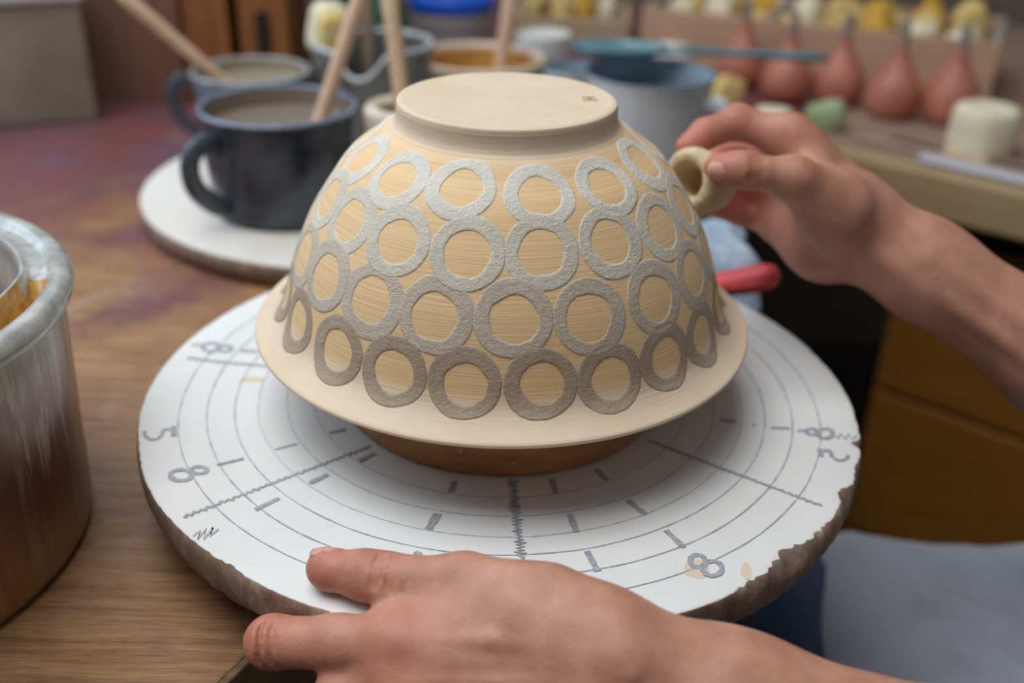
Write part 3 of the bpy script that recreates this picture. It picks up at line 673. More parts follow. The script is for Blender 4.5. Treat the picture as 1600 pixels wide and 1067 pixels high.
# ---- shoulders, upper arms and trunk, out of the picture to the right (coarser)
TF = Field((0.22, -0.62, -0.42), (0.86, 0.10, 0.40), 0.006)
LS, RS = np.array([0.43, -0.45, 0.20]), np.array([0.61, -0.13, 0.20]); NK = (LS+RS)/2+np.array([0.02, -0.01, 0.07]); PV = (LS+RS)/2+np.array([0.10, -0.055, -0.48])
TF.chain([LE, LS], [0.0385, 0.052], 0.03); TF.chain([RE, RS], [0.0375, 0.052], 0.03)
CH = (LS+RS)/2+np.array([0.03, -0.02, -0.12])
TF.chain([LS, CH], [0.06, 0.10], 0.05); TF.chain([RS, CH], [0.06, 0.10], 0.05); TF.chain([CH, PV], [0.125, 0.13], 0.06); TF.chain([CH, NK], [0.07, 0.05], 0.05)
VT, QT = TF.mesh(); del TF
Vb = np.concatenate([VL, VR, VT]); Qb = np.concatenate([QL, QR+len(VL), QT+len(VL)+len(VR)])
person = tag(empty('person', (float(PV[0]), float(PV[1]), ZF)), 'potter with bare forearms holding the disc and a foam ring, grey-blue apron', 'person')
bd = link_np('body', Vb-np.array([PV[0], PV[1], ZF]), Qb, m_skin, person)
fl = np.zeros(len(Vb))
for c, s_, w in ((t_tip, .012, .7), (t_ip, .010, .5), (i_pip, .013, .75), (i_mcp+dorsal*0.008, .014, .55), (m_mcp+dorsal*0.008, .014, .45), (i_pip*0.5+i_mcp*0.5-UP*0.008, .014, .4), (q_tip, .012, .7), (q_ip, .010, .4), (ix[1], .014, .6), (ix[3], .014, .8), (ix[0], .016, .4),
                 (mx[1], .03, .9), (rx[1], .026, .9), (lx[1], .022, .7), (P(1262, 385, .592), .02, .4), (P(1320, 400, .575), .02, .2)):
    fl = np.maximum(fl, w*np.exp(-((Vb-np.array(c))**2).sum(1)/(2*s_*s_)))
at_ = bd.data.attributes.new('flush', 'FLOAT', 'POINT'); at_.data.foreach_set('value', fl.astype(np.float32))

def nail(c, axis, up, L, Wd, name='fingernail'):
    """curved fingernail plate lying on the finger: axis to the tip, up out of the nail bed"""
    ax = unit(axis); u = unit(np.array(up)-ax*(np.array(up)@ax)); s = np.cross(u, ax); V, F = [], []; NX, NY = 7, 7
    for i in range(NX):
        for j in range(NY):
            x, y = i/(NX-1)*2-1, j/(NY-1)*2-1
            w = Wd*(1-0.25*max(0, x)**3-0.30*max(0, -x)**2)
            V.append(np.array(c)+ax*L/2*x*(1-0.12*y*y)+s*w/2*y+u*(-0.0022*y*y-0.0009*x*x)-np.array([PV[0], PV[1], ZF]))
    for i in range(NX-1):
        for j in range(NY-1): F.append((i*NY+j, i*NY+j+1, (i+1)*NY+j+1, (i+1)*NY+j))
    o = link(name, V, F, m_nail, person); sm = o.modifiers.new('solid', 'SOLIDIFY'); sm.thickness = 0.0006; sm.offset = 0
    return o
tx = unit(t_tip-t_ip); nu = unit(np.array([0.0, 0.42, 0.91]))
nail(t_tip+tx*0.0010+nu*0.0086, tx*0.97-nu*0.08, nu, 0.0125, 0.0108)
qx = unit(q_tip-q_ip); nu2 = unit(TOCAM(q_tip)-UP*0.35)
nail(q_tip+qx*0.0010+nu2*0.0084, qx*0.97-nu2*0.10, nu2, 0.0105, 0.0095)

# ---- sleeves / shirt, apron over the lap, trousers
m_shirt = M('dark_shirt', srgb(52, 58, 70), 0.85).m
m_apron = M('grey_blue_apron', rough=0.85); _n = m_apron.noise(m_apron.co(), 9, 4); _wv = m_apron.noise(m_apron.co((900, 900, 900)), 1.0, 2)
m_apron.set('Base Color', m_apron.ramp(_n, (0.3, srgb(150, 154, 164)), (0.7, srgb(174, 178, 188)))); m_apron.bump(m_apron.math('ADD', m_apron.math('MULTIPLY', _n, 2.0), _wv), 0.25, 0.003); m_apron = m_apron.m
m_trous = M('navy_trousers', srgb(66, 80, 104), 0.9).m
SF = Field((0.24, -0.64, -0.40), (0.88, 0.12, 0.32), 0.007)
SF.chain([LE*0.72+LS*0.28, LS], [0.052, 0.064], 0.03); SF.chain([RE*0.72+RS*0.28, RS], [0.052, 0.064], 0.03)
SF.chain([LS, CH], [0.070, 0.115], 0.05); SF.chain([RS, CH], [0.070, 0.115], 0.05); SF.chain([CH, PV], [0.140, 0.145], 0.06)
V, Q = SF.mesh(); link_np('shirt', V-np.array([PV[0], PV[1], ZF]), Q, m_shirt, person)
RK, LK = np.array([0.235, 0.094, -0.272]), np.array([0.215, -0.20, -0.27]); RHp, LHp = PV+np.array([0.05, 0.09, 0.02]), PV+np.array([-0.05, -0.09, 0.02])
AF = Field((0.14, -0.48, -0.46), (0.82, 0.20, -0.08), 0.005)
RM = np.array([0.40, 0.061, -0.268])
AF.chain([RK*0.82+RM*0.18, RM, RHp], [0.084, 0.086, 0.105], 0.03); AF.chain([LK, LHp], [0.074, 0.105], 0.03)
AF.cone(np.array([0.33, 0.0, -0.255]), PV+np.array([-0.08, 0.05, 0.0]), 0.060, 0.10, 0.06); AF.cone(np.array([0.33, -0.08, -0.27]), PV+np.array([-0.08, 0.02, 0.0]), 0.060, 0.10, 0.06)
for a_, b_, r in ((np.array([0.300, 0.010, -0.196]), np.array([0.44, -0.10, -0.178]), .006), (np.array([0.292, 0.05, -0.186]), np.array([0.36, 0.005, -0.192]), .004), (np.array([0.36, 0.065, -0.186]), np.array([0.47, 0.02, -0.178]), .004)):
    AF.cone(a_, b_, r*0.6, r, 0.020)                    # fold ridges
V, Q = AF.mesh()
dz = np.array([fbm(p, 14, 3) for p in V])*0.004; V[:, 2] += dz
link_np('apron', V-np.array([PV[0], PV[1], ZF]), Q, m_apron, person)
NF = Field((0.10, -0.36, ZF), (0.44, 0.20, -0.16), 0.007)
NF.cone(RK, RM, 0.079, 0.078, 0.02)
for kn, dx in ((RK, 0.02), (LK, 0.02)):
    NF.chain([kn+np.array([0.0, 0, -0.02]), np.array([kn[0]+dx, kn[1], -0.55]), np.array([kn[0]+dx+0.02, kn[1], ZF+0.06])], [0.072, 0.056, 0.050], 0.02)
    NF.chain([np.array([kn[0]+dx+0.05, kn[1], ZF+0.045]), np.array([kn[0]+dx-0.10, kn[1], ZF+0.032])], [0.042, 0.030], 0.02)
V, Q = NF.mesh(); link_np('trousers', V-np.array([PV[0], PV[1], ZF]), Q, m_trous, person)

# ---- foam ring stamp held in the right hand
m_ring = foam('beige_foam', srgb(196, 174, 134), srgb(222, 204, 168))
fc, fe = P(1071, 283, .548), P(1112, 286, .566)
axs = unit(fe-fc); L_ = float(np.linalg.norm(fe-fc))
v, f = lathe(smooth_prof([(0.0078, 0.012), (0.0088, 0.004), (0.0108, 0.0004), (0.0140, -0.0004), (0.0168, 0.0015), (0.0180, 0.006), (0.0174, 0.011), (0.0160, L_*0.8), (0.0145, L_+0.003), (0.0098, L_+0.005), (0.0080, L_), (0.0078, 0.012)], 4), 48,
             lambda r, z, a: (r*(1+0.05*noise.noise(Vector((math.cos(a)*1.4, math.sin(a)*1.4, z*60)))), z+0.001*noise.noise(Vector((math.cos(a)*2, math.sin(a)*2, 3)))))
o = tag(link('foam_ring_stamp', v, [q[::-1] for q in f], m_ring), 'beige foam ring stamp held in fingers against the bowl', 'sponge')
o.rotation_euler = Vector(axs).to_track_quat('Z', 'Y').to_euler(); o.location = tuple(map(float, fc))

# ------------------------------------------------------------------ salt-glazed crock at the left
m_crock = M('salt_glazed_crock', rough=0.3); _pz = m_crock.sep(m_crock.co())[2]
_drip = m_crock.noise(m_crock.co((80, 80, 13)), 1.0, 5, 0.65, 0.5); _dz = m_crock.math('ADD', _pz, m_crock.math('MULTIPLY', m_crock.math('SUBTRACT', _drip, 0.5), 0.09))
_g = m_crock.math('DIVIDE', _dz, 0.136)
_col = m_crock.ramp(_g, (0.10, srgb(146, 104, 58)), (0.26, srgb(122, 80, 54)), (0.48, srgb(104, 68, 58)), (0.70, srgb(140, 112, 100)), (0.95, srgb(186, 180, 170)))
_st = m_crock.ramp(m_crock.noise(m_crock.co((130, 130, 11)), 1.0, 4, 0.65, 0.3), (0.53, 0.0), (0.60, 0.75))
_col = m_crock.mix(m_crock.math('MULTIPLY', _st, m_crock.ramp(_g, (0.38, 0.12), (0.82, 1.0))), _col, srgb(190, 184, 172))
_col = m_crock.mix(m_crock.ramp(m_crock.noise(m_crock.co((1, 1, 0.6)), 120, 2), (0.70, 0.0), (0.74, 0.8)), _col, srgb(58, 42, 38))
m_crock.set('Base Color', _col); m_crock.bump(m_crock.math('ADD', _drip, m_crock.noise(m_crock.co(), 90, 3)), 0.25, 0.0012); m_crock = m_crock.m
m_crim = glaze('grey_white_rim_glaze', srgb(150, 152, 148), srgb(196, 197, 190), 60, 0.2)
m_amber_gl = glaze('amber_channel_glaze', srgb(168, 116, 48), srgb(206, 164, 90), 120, 0.3)
m_inside = glaze('red_brown_inner_glaze', srgb(122, 74, 44), srgb(150, 96, 60), 25, 0.35)
m_liquid = M('brown_glaze_liquid', srgb(150, 104, 86), 0.08).m
CR = (-0.321, -0.089); HC = 0.136
crock = tag(empty('glaze_crock', (CR[0], CR[1], ZT+0.001)), 'tall brown and grey salt-glazed crock of liquid at the left edge', 'crock')
v, f = lathe(smooth_prof([(0, 0.0), (0.1090, 0.0), (0.1120, 0.0010), (0.1138, 0.004), (0.1146, 0.012), (0.1165, 0.05), (0.1185, 0.09), (0.1195, 0.112), (0.1190, 0.1225)], 5), 120)
link('body', v, [q[::-1] for q in f], m_crock, crock)
def chan(a):
    """depth of the pouring channel cut in the rim"""
    x = (math.degrees(a)+22+180) % 360-180
    return 0.5*(1-math.tanh((abs(x)-40)/3.0))
rim = [(0.1186, 0.1200), (0.1190, 0.1216), (0.1222, 0.1224), (0.1250, 0.1250), (0.1262, 0.1290), (0.1252, 0.1330), (0.1228, 0.1352), (0.1195, 0.1360), (0.1175, 0.1358), (0.1155, 0.1345), (0.1140, 0.1330), (0.1115, 0.1325), (0.1085, 0.1325), (0.1062, 0.1330), (0.1049, 0.1345), (0.1040, 0.1350), (0.1030, 0.1343), (0.1024, 0.130), (0.1010, 0.10), (0.1030, 0.02), (0.0, 0.012)]
def rimfn(r, z, a):
    c = chan(a)
    if 0.105 < r < 0.1165 and z > 0.13: w = min(1, min(r-0.105, 0.1165-r)/0.0025); x = (math.degrees(a)+22+180) % 360-180; t = max(0, min(1, (38-x)/72)); return r-0.013*t*c*(0.1165-r)/0.0115, z-0.014*c*w
    if r <= 0.105 and z > 0.095:                      # the thin inner flange sweeps inwards along the channel
        x = (math.degrees(a)+22+180) % 360-180; t = max(0, min(1, (38-x)/72)); return r-0.013*t*c, z+0.002*c
    return r, z
v, f = lathe(rim, 160, rimfn); mi = []
for q in f:
    c = np.mean([v[i] for i in q], axis=0); r = math.hypot(c[0], c[1])
    mi.append(2 if r < 0.1012 and c[2] < 0.118 else (1 if (0.094 < r < 0.1165 and c[2] < 0.1315 and c[2] > 0.112 and chan(math.atan2(c[1], c[0])) > 0.3 and (r > 0.1055-0.013*max(0, min(1, (38-((math.degrees(math.atan2(c[1], c[0]))+22+180) % 360-180))/72)))) else 0))
link('rim', v, [q[::-1] for q in f], [m_crim, m_amber_gl, m_inside], crock, True, mi)
v, f = lathe([(0, 0.098), (0.1006, 0.098)], 64); link('liquid_glaze', v, f, m_liquid, crock)

# ------------------------------------------------------------------ pots on the far plaster disc and around it
far = tag(empty('far_plaster_disc', (-0.131, 0.415, ZT+0.0008)), 'round white plaster disc with brown edge under the dark mug', 'disc')
m_pwhite = M('pale_plaster', rough=0.6); _n = m_pwhite.noise(m_pwhite.co(), 14, 4); m_pwhite.set('Base Color', m_pwhite.ramp(_n, (0.3, srgb(214, 206, 194)), (0.7, srgb(228, 224, 216)))); m_pwhite = m_pwhite.m
v, f = lathe(smooth_prof([(0, 0.02), (0.12, 0.02), (0.1965, 0.02), (0.1995, 0.019)], 3), 128); link('top_face', v, [q[::-1] for q in f], m_pwhite, far)
v, f = lathe(smooth_prof([(0.1993, 0.0191), (0.2008, 0.016), (0.2005, 0.009), (0.196, 0.001), (0.1, 0.0), (0, 0)], 3), 128); link('rough_edge', v, [q[::-1] for q in f], m_pside, far)

def pot(name, loc, prof_out, prof_in, m_out, m_in, m_rim, label, cat, seg=72, fn=None, liquid=None, rz=0.0):
    """open pot: outer wall, rim, inner wall; profiles bottom to top for out and top to bottom for in"""
    e = tag(empty(name, loc, rz), label, cat)
    po = smooth_prof(prof_out, 5); pi_ = smooth_prof(prof_in, 5)
    v, f = lathe([(0, po[0][1])]+po, seg, fn); link('wall', v, [q[::-1] for q in f], m_out, e)
    a, b = po[-1], pi_[0]; mid = ((a[0]+b[0])/2, max(a[1], b[1])+0.45*abs(a[0]-b[0]))
    v, f = lathe(smooth_prof([a, (a[0]*0.8+mid[0]*0.2, a[1]*0.35+mid[1]*0.65), mid, (b[0]*0.8+mid[0]*0.2, b[1]*0.35+mid[1]*0.65), b], 3), seg, fn); link('rim', v, [q[::-1] for q in f], m_rim, e)
    v, f = lathe(pi_+[(0, pi_[-1][1])], seg, fn); link('inside', v, [q[::-1] for q in f], m_in, e)
    if liquid:
        zl, rl, ml = liquid; v, f = lathe([(0, zl), (rl*0.6, zl), (rl, zl+0.0006)], seg); link('liquid', v, [q[::-1] for q in f], ml, e)
    return e
def handle(e, pts, r, m, flat=0.6, up=(0, 1, 0)):
    P_ = [np.array(p, float) for p in pts]; out = []
    Q = [2*P_[0]-P_[1]]+P_+[2*P_[-1]-P_[-2]]
    for i in range(1, len(Q)-2):
        for k in range(6):
            t = k/6; out.append(0.5*((2*Q[i])+(-Q[i-1]+Q[i+1])*t+(2*Q[i-1]-5*Q[i]+4*Q[i+1]-Q[i+2])*t*t+(-Q[i-1]+3*Q[i]-3*Q[i+1]+Q[i+2])*t**3))
    out.append(P_[-1]); v, f = tube(out, r, 12, flat, up); return link('handle', v, f, m, e)
m_blk = glaze('black_blue_glaze', srgb(30, 34, 42), srgb(84, 92, 106), 26, 0.16, bump=0.1)
m_blkrim = glaze('blue_grey_rim', srgb(96, 108, 126), srgb(132, 146, 166), 40, 0.18)
m_slipgrey = M('grey_slip_liquid', srgb(132, 118, 106), 0.12).m
m_sliptan = M('tan_slip_liquid', srgb(150, 138, 118), 0.12).m
m_grey = glaze('grey_blue_glaze', srgb(88, 96, 108), srgb(122, 130, 142), 24, 0.2)
m_greyrim = glaze('pale_grey_rim', srgb(142, 146, 148), srgb(176, 180, 182), 40, 0.2)
mug = pot('mug', (-0.190, 0.338, ZT+0.0212), [(0.052, 0.0), (0.058, 0.003), (0.0600, 0.02), (0.0625, 0.055), (0.0640, 0.078), (0.0650, 0.088)], [(0.0595, 0.088), (0.0585, 0.07), (0.057, 0.02), (0.050, 0.008)], m_blk, m_slipgrey, m_blkrim,
          'glossy black-blue mug of grey slip on the far plaster disc', 'mug', liquid=(0.074, 0.0587, m_slipgrey))
_u = np.array([-0.60, -0.80, 0])
handle(mug, [_u*0.060+[0, 0, 0.069], _u*0.078+[0, 0, 0.074], _u*0.090+[0, 0, 0.062], _u*0.088+[0, 0, 0.042], _u*0.072+[0, 0, 0.024], _u*0.058+[0, 0, 0.019]], 0.0085, m_blk, 0.6, (-0.80, 0.60, 0))
mug2 = pot('mug', (-0.253, 0.505, ZT+0.0212), [(0.040, 0.0), (0.046, 0.003), (0.050, 0.02), (0.0545, 0.05), (0.0575, 0.076)], [(0.0525, 0.076), (0.0515, 0.06), (0.048, 0.015), (0.04, 0.008)], m_grey, m_sliptan, m_greyrim,
           'grey-blue mug of tan slip behind the black mug', 'mug', liquid=(0.065, 0.0518, m_sliptan))
_u = np.array([-0.97, -0.24, 0])
handle(mug2, [_u*0.053+[0, 0, 0.068], _u*0.066+[0, 0, 0.070], _u*0.074+[0, 0, 0.058], _u*0.072+[0, 0, 0.038], _u*0.060+[0, 0, 0.022], _u*0.049+[0, 0, 0.016]], 0.0065, m_blk, 0.6, (-0.24, 0.97, 0))

def stick(a, b, r0, r1, label, m=None):
    v, f = tube(*rod(a, b, r0, r1), 14); return tag(link('wooden_stick', v, f, m or m_stick), label, 'stick')
# sticks standing in the pots
p = np.array([-0.167, 0.335, 0.020]); stick(p, at(566, -18, y=0.37), 0.0062, 0.0062, 'pale round wooden stick standing in the black-blue mug')
p = np.array([-0.256, 0.490, 0.022]); stick(p, at(186, -12, y=0.47), 0.0052, 0.0068, 'pale wooden stick leaning left out of the grey-blue mug')

# grey jar with pouring lip, sponge and brush
m_jar = glaze('dark_grey_jar', srgb(92, 92, 88), srgb(124, 122, 116), 26, 0.3)
m_jarrim = glaze('pale_jar_rim', srgb(168, 172, 174), srgb(200, 202, 202), 40, 0.22)
def lipfn(r, z, a):
    x = (math.degrees(a)+93+180) % 360-180; w = math.exp(-abs(x/17.0)**2.6)*min(1, max(0, (z-0.045)/0.05))
    return r+0.016*w, z-0.020*w
pot('spouted_jar', (-0.140, 0.545, ZT+0.0212), [(0.042, 0.0), (0.048, 0.004), (0.055, 0.03), (0.058, 0.06), (0.0595, 0.082), (0.0618, 0.097)], [(0.0545, 0.097), (0.0540, 0.08), (0.052, 0.03), (0.044, 0.008)], m_jar, m_jar, m_jarrim,
    'dark grey spouted jar with pale rim behind the black mug', 'jar', fn=lipfn, rz=0)
m_fyel = foam('yellow_foam', srgb(222, 190, 116), srgb(238, 212, 146)); m_fcream = foam('cream_foam', srgb(226, 214, 180), srgb(240, 232, 206)); m_fgreen = foam('green_foam', srgb(150, 164, 120), srgb(176, 188, 146)); m_fgold = foam('golden_foam', srgb(206, 156, 52), srgb(226, 182, 84))
def sponge(name, loc, size, rot, m, label, seed, pw=4.0, cat='sponge', group=None, taper=0.0, rough_=0.09):
    """superellipsoid lump with worn, uneven faces"""
    V, F = [], []; NU, NV = 28, 14
    pw_ = lambda c, e: math.copysign(abs(c)**e, c)
    for j in range(NV+1):
        ph = -math.pi/2+math.pi*j/NV
        for i in range(NU):
            th = 2*math.pi*i/NU; e = 2/pw
            d = np.array([pw_(math.cos(ph), e)*pw_(math.cos(th), e), pw_(math.cos(ph), e)*pw_(math.sin(th), e), pw_(math.sin(ph), e)])
            k = 1+rough_*noise.noise(Vector(d*1.6)+Vector((seed*3.1, seed*1.7, 0)))
            q = d*np.array(size)/2*k; q[:2] *= 1-taper*d[2]; V.append(q)
    for j in range(NV):
        for i in range(NU): F.append((j*NU+i, j*NU+(i+1) % NU, (j+1)*NU+(i+1) % NU, (j+1)*NU+i))
    o = tag(link(name, V, F, m), label, cat, group); o.rotation_euler = rot; o.location = tuple(map(float, loc)); return o
sponge('foam_sponge', at(512, 44, y=0.545)+np.array([0, 0, 0.0]), (0.036, 0.030, 0.050), (0.1, 0.15, 0.5), m_fcream, 'upright cream block of foam at the spouted jar rim', 1)
o = sponge('foam_sponge', at(520, 52, y=0.520), (0.026, 0.018, 0.040), (0.05, 0.1, 0.3), m_fyel, 'yellow foam block in front of the cream block at the jar rim', 2)
p = at(578, 100, y=0.53); stick(np.array([p[0], p[1], 0.0]), at(571, -20, y=0.57), 0.0065, 0.0075, 'dark brown wooden stick standing in the spouted jar', wood('dark_stick_wood', srgb(110, 92, 78), srgb(146, 126, 108), 20, (4, 4, 4)))
# small cream pot half hidden behind the bowl, with a stick
m_cream = glaze('cream_pot', srgb(206, 190, 168), srgb(226, 214, 196), 30, 0.4); m_creamin = glaze('tan_pot_inside', srgb(150, 118, 84), srgb(178, 146, 110), 30, 0.4)
pot('small_pot', (-0.083, 0.335, ZT+0.0212), [(0.028, 0.0), (0.032, 0.003), (0.0355, 0.03), (0.0355, 0.06), (0.0365, 0.088)], [(0.0235, 0.086), (0.0245, 0.06), (0.026, 0.02), (0.02, 0.008)], m_cream, m_creamin, m_cream, 'small thick-rimmed cream pot behind the bowl shoulder', 'pot')
stick(np.array([-0.080, 0.326, -0.010]), at(606, -22, y=0.375), 0.0065, 0.0072, 'pale wooden stick standing in the small cream pot')
# amber bowl
m_ambin = glaze('amber_inside', srgb(164, 108, 44), srgb(208, 158, 86), 18, 0.18); m_ambout = glaze('cream_brown_outside', srgb(176, 152, 122), srgb(206, 186, 158), 18, 0.3); m_ambrim = glaze('cream_rim', srgb(206, 186, 158), srgb(230, 216, 196), 30, 0.22)
pot('amber_bowl', (-0.040, 0.665, ZT), [(0.036, 0.0), (0.040, 0.004), (0.054, 0.025), (0.068, 0.050), (0.0755, 0.078)], [(0.0650, 0.076), (0.060, 0.050), (0.048, 0.025), (0.03, 0.008)], m_ambout, m_ambin, m_ambrim, 'cream bowl glazed amber inside, behind the upturned bowl foot', 'bowl')
stick(np.array([-0.022, 0.668, -0.034]), at(800, -22, y=0.70), 0.0072, 0.0080, 'pale wooden stick standing in the amber bowl')
# blue-lidded tub
tub = tag(empty('lidded_tub', (-0.090, 0.985, ZT)), 'grey plastic tub with bright blue lid behind the pots', 'tub')
m_tub = M('grey_plastic', srgb(160, 154, 154), 0.4).m; m_blue = M('blue_plastic', srgb(24, 92, 214), 0.35).m
v, f = lathe(smooth_prof([(0, 0), (0.050, 0), (0.053, 0.004), (0.056, 0.04), (0.058, 0.075), (0.057, 0.078)], 4), 64); link('body', v, [q[::-1] for q in f], m_tub, tub)
v, f = lathe(smooth_prof([(0.0585, 0.076), (0.0605, 0.077), (0.061, 0.082), (0.0605, 0.093), (0.058, 0.095), (0.050, 0.093), (0.046, 0.091), (0, 0.091)], 4), 64); link('lid', v, [q[::-1] for q in f], m_blue, tub)
# green bottle and dark canister behind
def bottle(name, loc, prof, m, label, cat, parts):
    e = tag(empty(name, loc), label, cat)
    for nm, pr, mm in parts: v, f = lathe(smooth_prof(pr, 4), 48); link(nm, v, [q[::-1] for q in f], mm, e)
    return e
m_green = M('green_glass', srgb(28, 92, 58), 0.15).m; m_teal = M('dark_teal_enamel', srgb(20, 62, 68), 0.25).m
b_ = at(603, 60, z=ZT); bottle('bottle', (-0.160, 0.82, ZT), None, None, 'dark green bottle behind the spouted jar', 'bottle', [('body', [(0, 0), (0.024, 0), (0.027, 0.004), (0.027, 0.09), (0.022, 0.108), (0.012, 0.12), (0.011, 0.15)], m_green), ('cap', [(0.0125, 0.148), (0.0128, 0.152), (0.0125, 0.168), (0, 0.169)], m_teal)])
bottle('canister', (-0.215, 0.93, ZT), None, None, 'dark teal canister at the back, left of the green bottle', 'canister', [('body', [(0, 0), (0.034, 0), (0.037, 0.004), (0.037, 0.10), (0.036, 0.104)], m_teal), ('lid', [(0.038, 0.102), (0.0385, 0.106), (0.038, 0.118), (0.03, 0.121), (0, 0.121)], m_teal)])
# white dish and enamel cup
pot('white_dish', (0.034, 0.790, ZT), [(0.018, 0), (0.022, 0.003), (0.030, 0.025), (0.033, 0.055), (0.0335, 0.083)], [(0.031, 0.083), (0.030, 0.06), (0.026, 0.02), (0.018, 0.006)], m_white, m_white, m_white, 'small white beaker behind the amber bowl', 'beaker', liquid=(0.079, 0.0308, m_white))
m_enam = M('white_enamel', srgb(186, 192, 196), 0.12); _n = m_enam.noise(m_enam.co(), 10, 3); m_enam.set('Base Color', m_enam.ramp(_n, (0.3, srgb(186, 188, 188)), (0.7, srgb(206, 210, 212)))); m_enam = m_enam.m
m_enamb = M('blue_enamel', srgb(70, 96, 138), 0.14).m; m_enin = M('blue_grey_enamel_inside', srgb(150, 168, 182), 0.14).m
pot('enamel_cup', (0.062, 0.640, ZT), [(0.022, 0), (0.026, 0.003), (0.029, 0.03), (0.0305, 0.06), (0.031, 0.078)], [(0.0295, 0.078), (0.029, 0.06), (0.027, 0.02), (0.02, 0.006)], m_enam, m_enin, m_enamb, 'small pale enamel cup between the amber bowl and the jug', 'cup')
# enamel jug with handle
jug = pot('enamel_jug', (0.131, 0.500, ZT), [(0.052, 0), (0.057, 0.003), (0.0590, 0.03), (0.0595, 0.07), (0.0605, 0.098), (0.0622, 0.107)], [(0.0605, 0.107), (0.0590, 0.095), (0.057, 0.03), (0.05, 0.006)], m_enam, m_enin, m_enamb,
          'large grey-white enamel jug with blue rim behind the bowl', 'jug', liquid=(0.085, 0.0585, M('blue_grey_water', srgb(120, 136, 146), 0.06).m))
_u = np.array([0.84, -0.54, 0])
handle(jug, [_u*0.059+[0, 0, 0.082], _u*0.074+[0, 0, 0.086], _u*0.083+[0, 0, 0.070], _u*0.080+[0, 0, 0.045], _u*0.068+[0, 0, 0.026], _u*0.058+[0, 0, 0.024]], 0.0085, m_enam, 0.5, (0.43, 0.90, 0))
# teal ladle lying across the jug
m_lad = M('teal_enamel', srgb(74, 124, 138), 0.2); _n = m_lad.noise(m_lad.co(), 30, 3); m_lad.set('Base Color', m_lad.ramp(_n, (0.3, srgb(78, 114, 124)), (0.7, srgb(116, 154, 164)))); m_lad = m_lad.m
la, lb, lc = at(888, 78, y=0.535), at(1040, 80, y=0.545), at(1294, 90, y=0.565)
lad = tag(empty('enamel_ladle', tuple(map(float, (la+lb)/2))), 'teal enamel ladle lying across the blue-rimmed jug', 'ladle')
o0 = (la+lb)/2; R_ = float(np.linalg.norm(lb-la))/2; V, F = [], []
hz = np.array([unit(lb-la)[0], unit(lb-la)[1], 0])
v, f = lathe(smooth_prof([(0, -0.006), (R_*0.5, -0.0055), (R_*0.85, -0.002), (R_*0.99, 0.004), (R_, 0.0050), (R_*0.97, 0.0044), (R_*0.82, 0.0), (R_*0.5, -0.0030), (0, -0.0035)], 4), 56)
bo = link('ladle_bowl', [(x, y*0.62, z) for x, y, z in v], [q[::-1] for q in f], m_lad, lad); bo.rotation_euler = (0, 0, math.atan2(hz[1], hz[0]))
hp = [lb-o0-hz*0.006, lb-o0+(lc-lb)*0.1+np.array([0, 0, 0.002]), lb-o0+(lc-lb)*0.5+np.array([0, 0, 0.001]), lb-o0+(lc-lb)*0.9, lc-o0]
v, f = tube(hp, [0.008, 0.0075, 0.0085, 0.0105, 0.006], 14, 0.42); link('ladle_handle', v, f, m_lad, lad)

# ------------------------------------------------------------------ rag, red-handled tool near the table edge behind the bowl
m_rag = M('pale_blue_cloth', rough=0.9); _n = m_rag.noise(m_rag.co(), 40, 4); m_rag.set('Base Color', m_rag.ramp(_n, (0.3, srgb(158, 176, 196)), (0.7, srgb(190, 204, 218)))); m_rag.bump(_n, 0.5, 0.004); m_rag = m_rag.m
RF = Field((0.06, 0.10, -0.13), (0.24, 0.40, 0.04), 0.003)
c1, c2, c3, c4 = at(1122, 383, d=.78), at(1140, 425, d=.755), at(1158, 470, d=.75), at(1085, 400, d=.76)
RF.chain([c4, c1], [0.020, 0.018], 0.015); RF.chain([c1, at(1145, 378, d=.785)], [0.016, 0.010], 0.012); RF.chain([c4, c2, c3], [0.022, 0.017, 0.012], 0.015); RF.cone(c2, at(1150, 520, d=.745), 0.016, 0.012, 0.015)
V, Q = RF.mesh(); V += np.stack([np.array([fbm(p+q, 45, 3) for p in V])*0.0022 for q in (0.0, 5.0, 9.0)], 1)
V[:, 2] = np.where((V[:, 0]-P0[0])*nrm[0]+(V[:, 1]-P0[1])*nrm[1] < 0.002, np.maximum(V[:, 2], ZT+0.0008), V[:, 2])
cen = V.mean(0); o = tag(link_np('cloth_rag', V-cen, Q, m_rag), 'pale blue rag bunched on the table edge behind the bowl', 'rag'); o.location = tuple(map(float, cen))
m_red = M('worn_red_paint', rough=0.4); _n = m_red.noise(m_red.co(), 60, 4); m_red.set('Base Color', m_red.mix(m_red.ramp(_n, (0.60, 0.0), (0.7, 0.7)), srgb(214, 70, 74), srgb(196, 140, 104))); m_red = m_red.m
ra, rb = at(1216, 430, d=.66), at(1085, 452, d=.70)
rt = tag(empty('red_handled_tool', tuple(map(float, (ra+rb)/2))), 'tool with worn red handle sticking out behind the bowl rim', 'tool'); ctr = (ra+rb)/2
v, f = tube([q-ctr for q in rod(ra, rb, 0.0098, 0.0085)[0]], rod(ra, rb, 0.0098, 0.0085)[1], 16, 0.95); link('handle', v, f, m_red, rt)
dv = unit(rb-ra); v, f = tube([rb-ctr-dv*0.004, rb-ctr+dv*0.03, rb-ctr+dv*0.06], [0.0045, 0.004, 0.002], 12); link('steel_shaft', v, f, m_metal, rt)

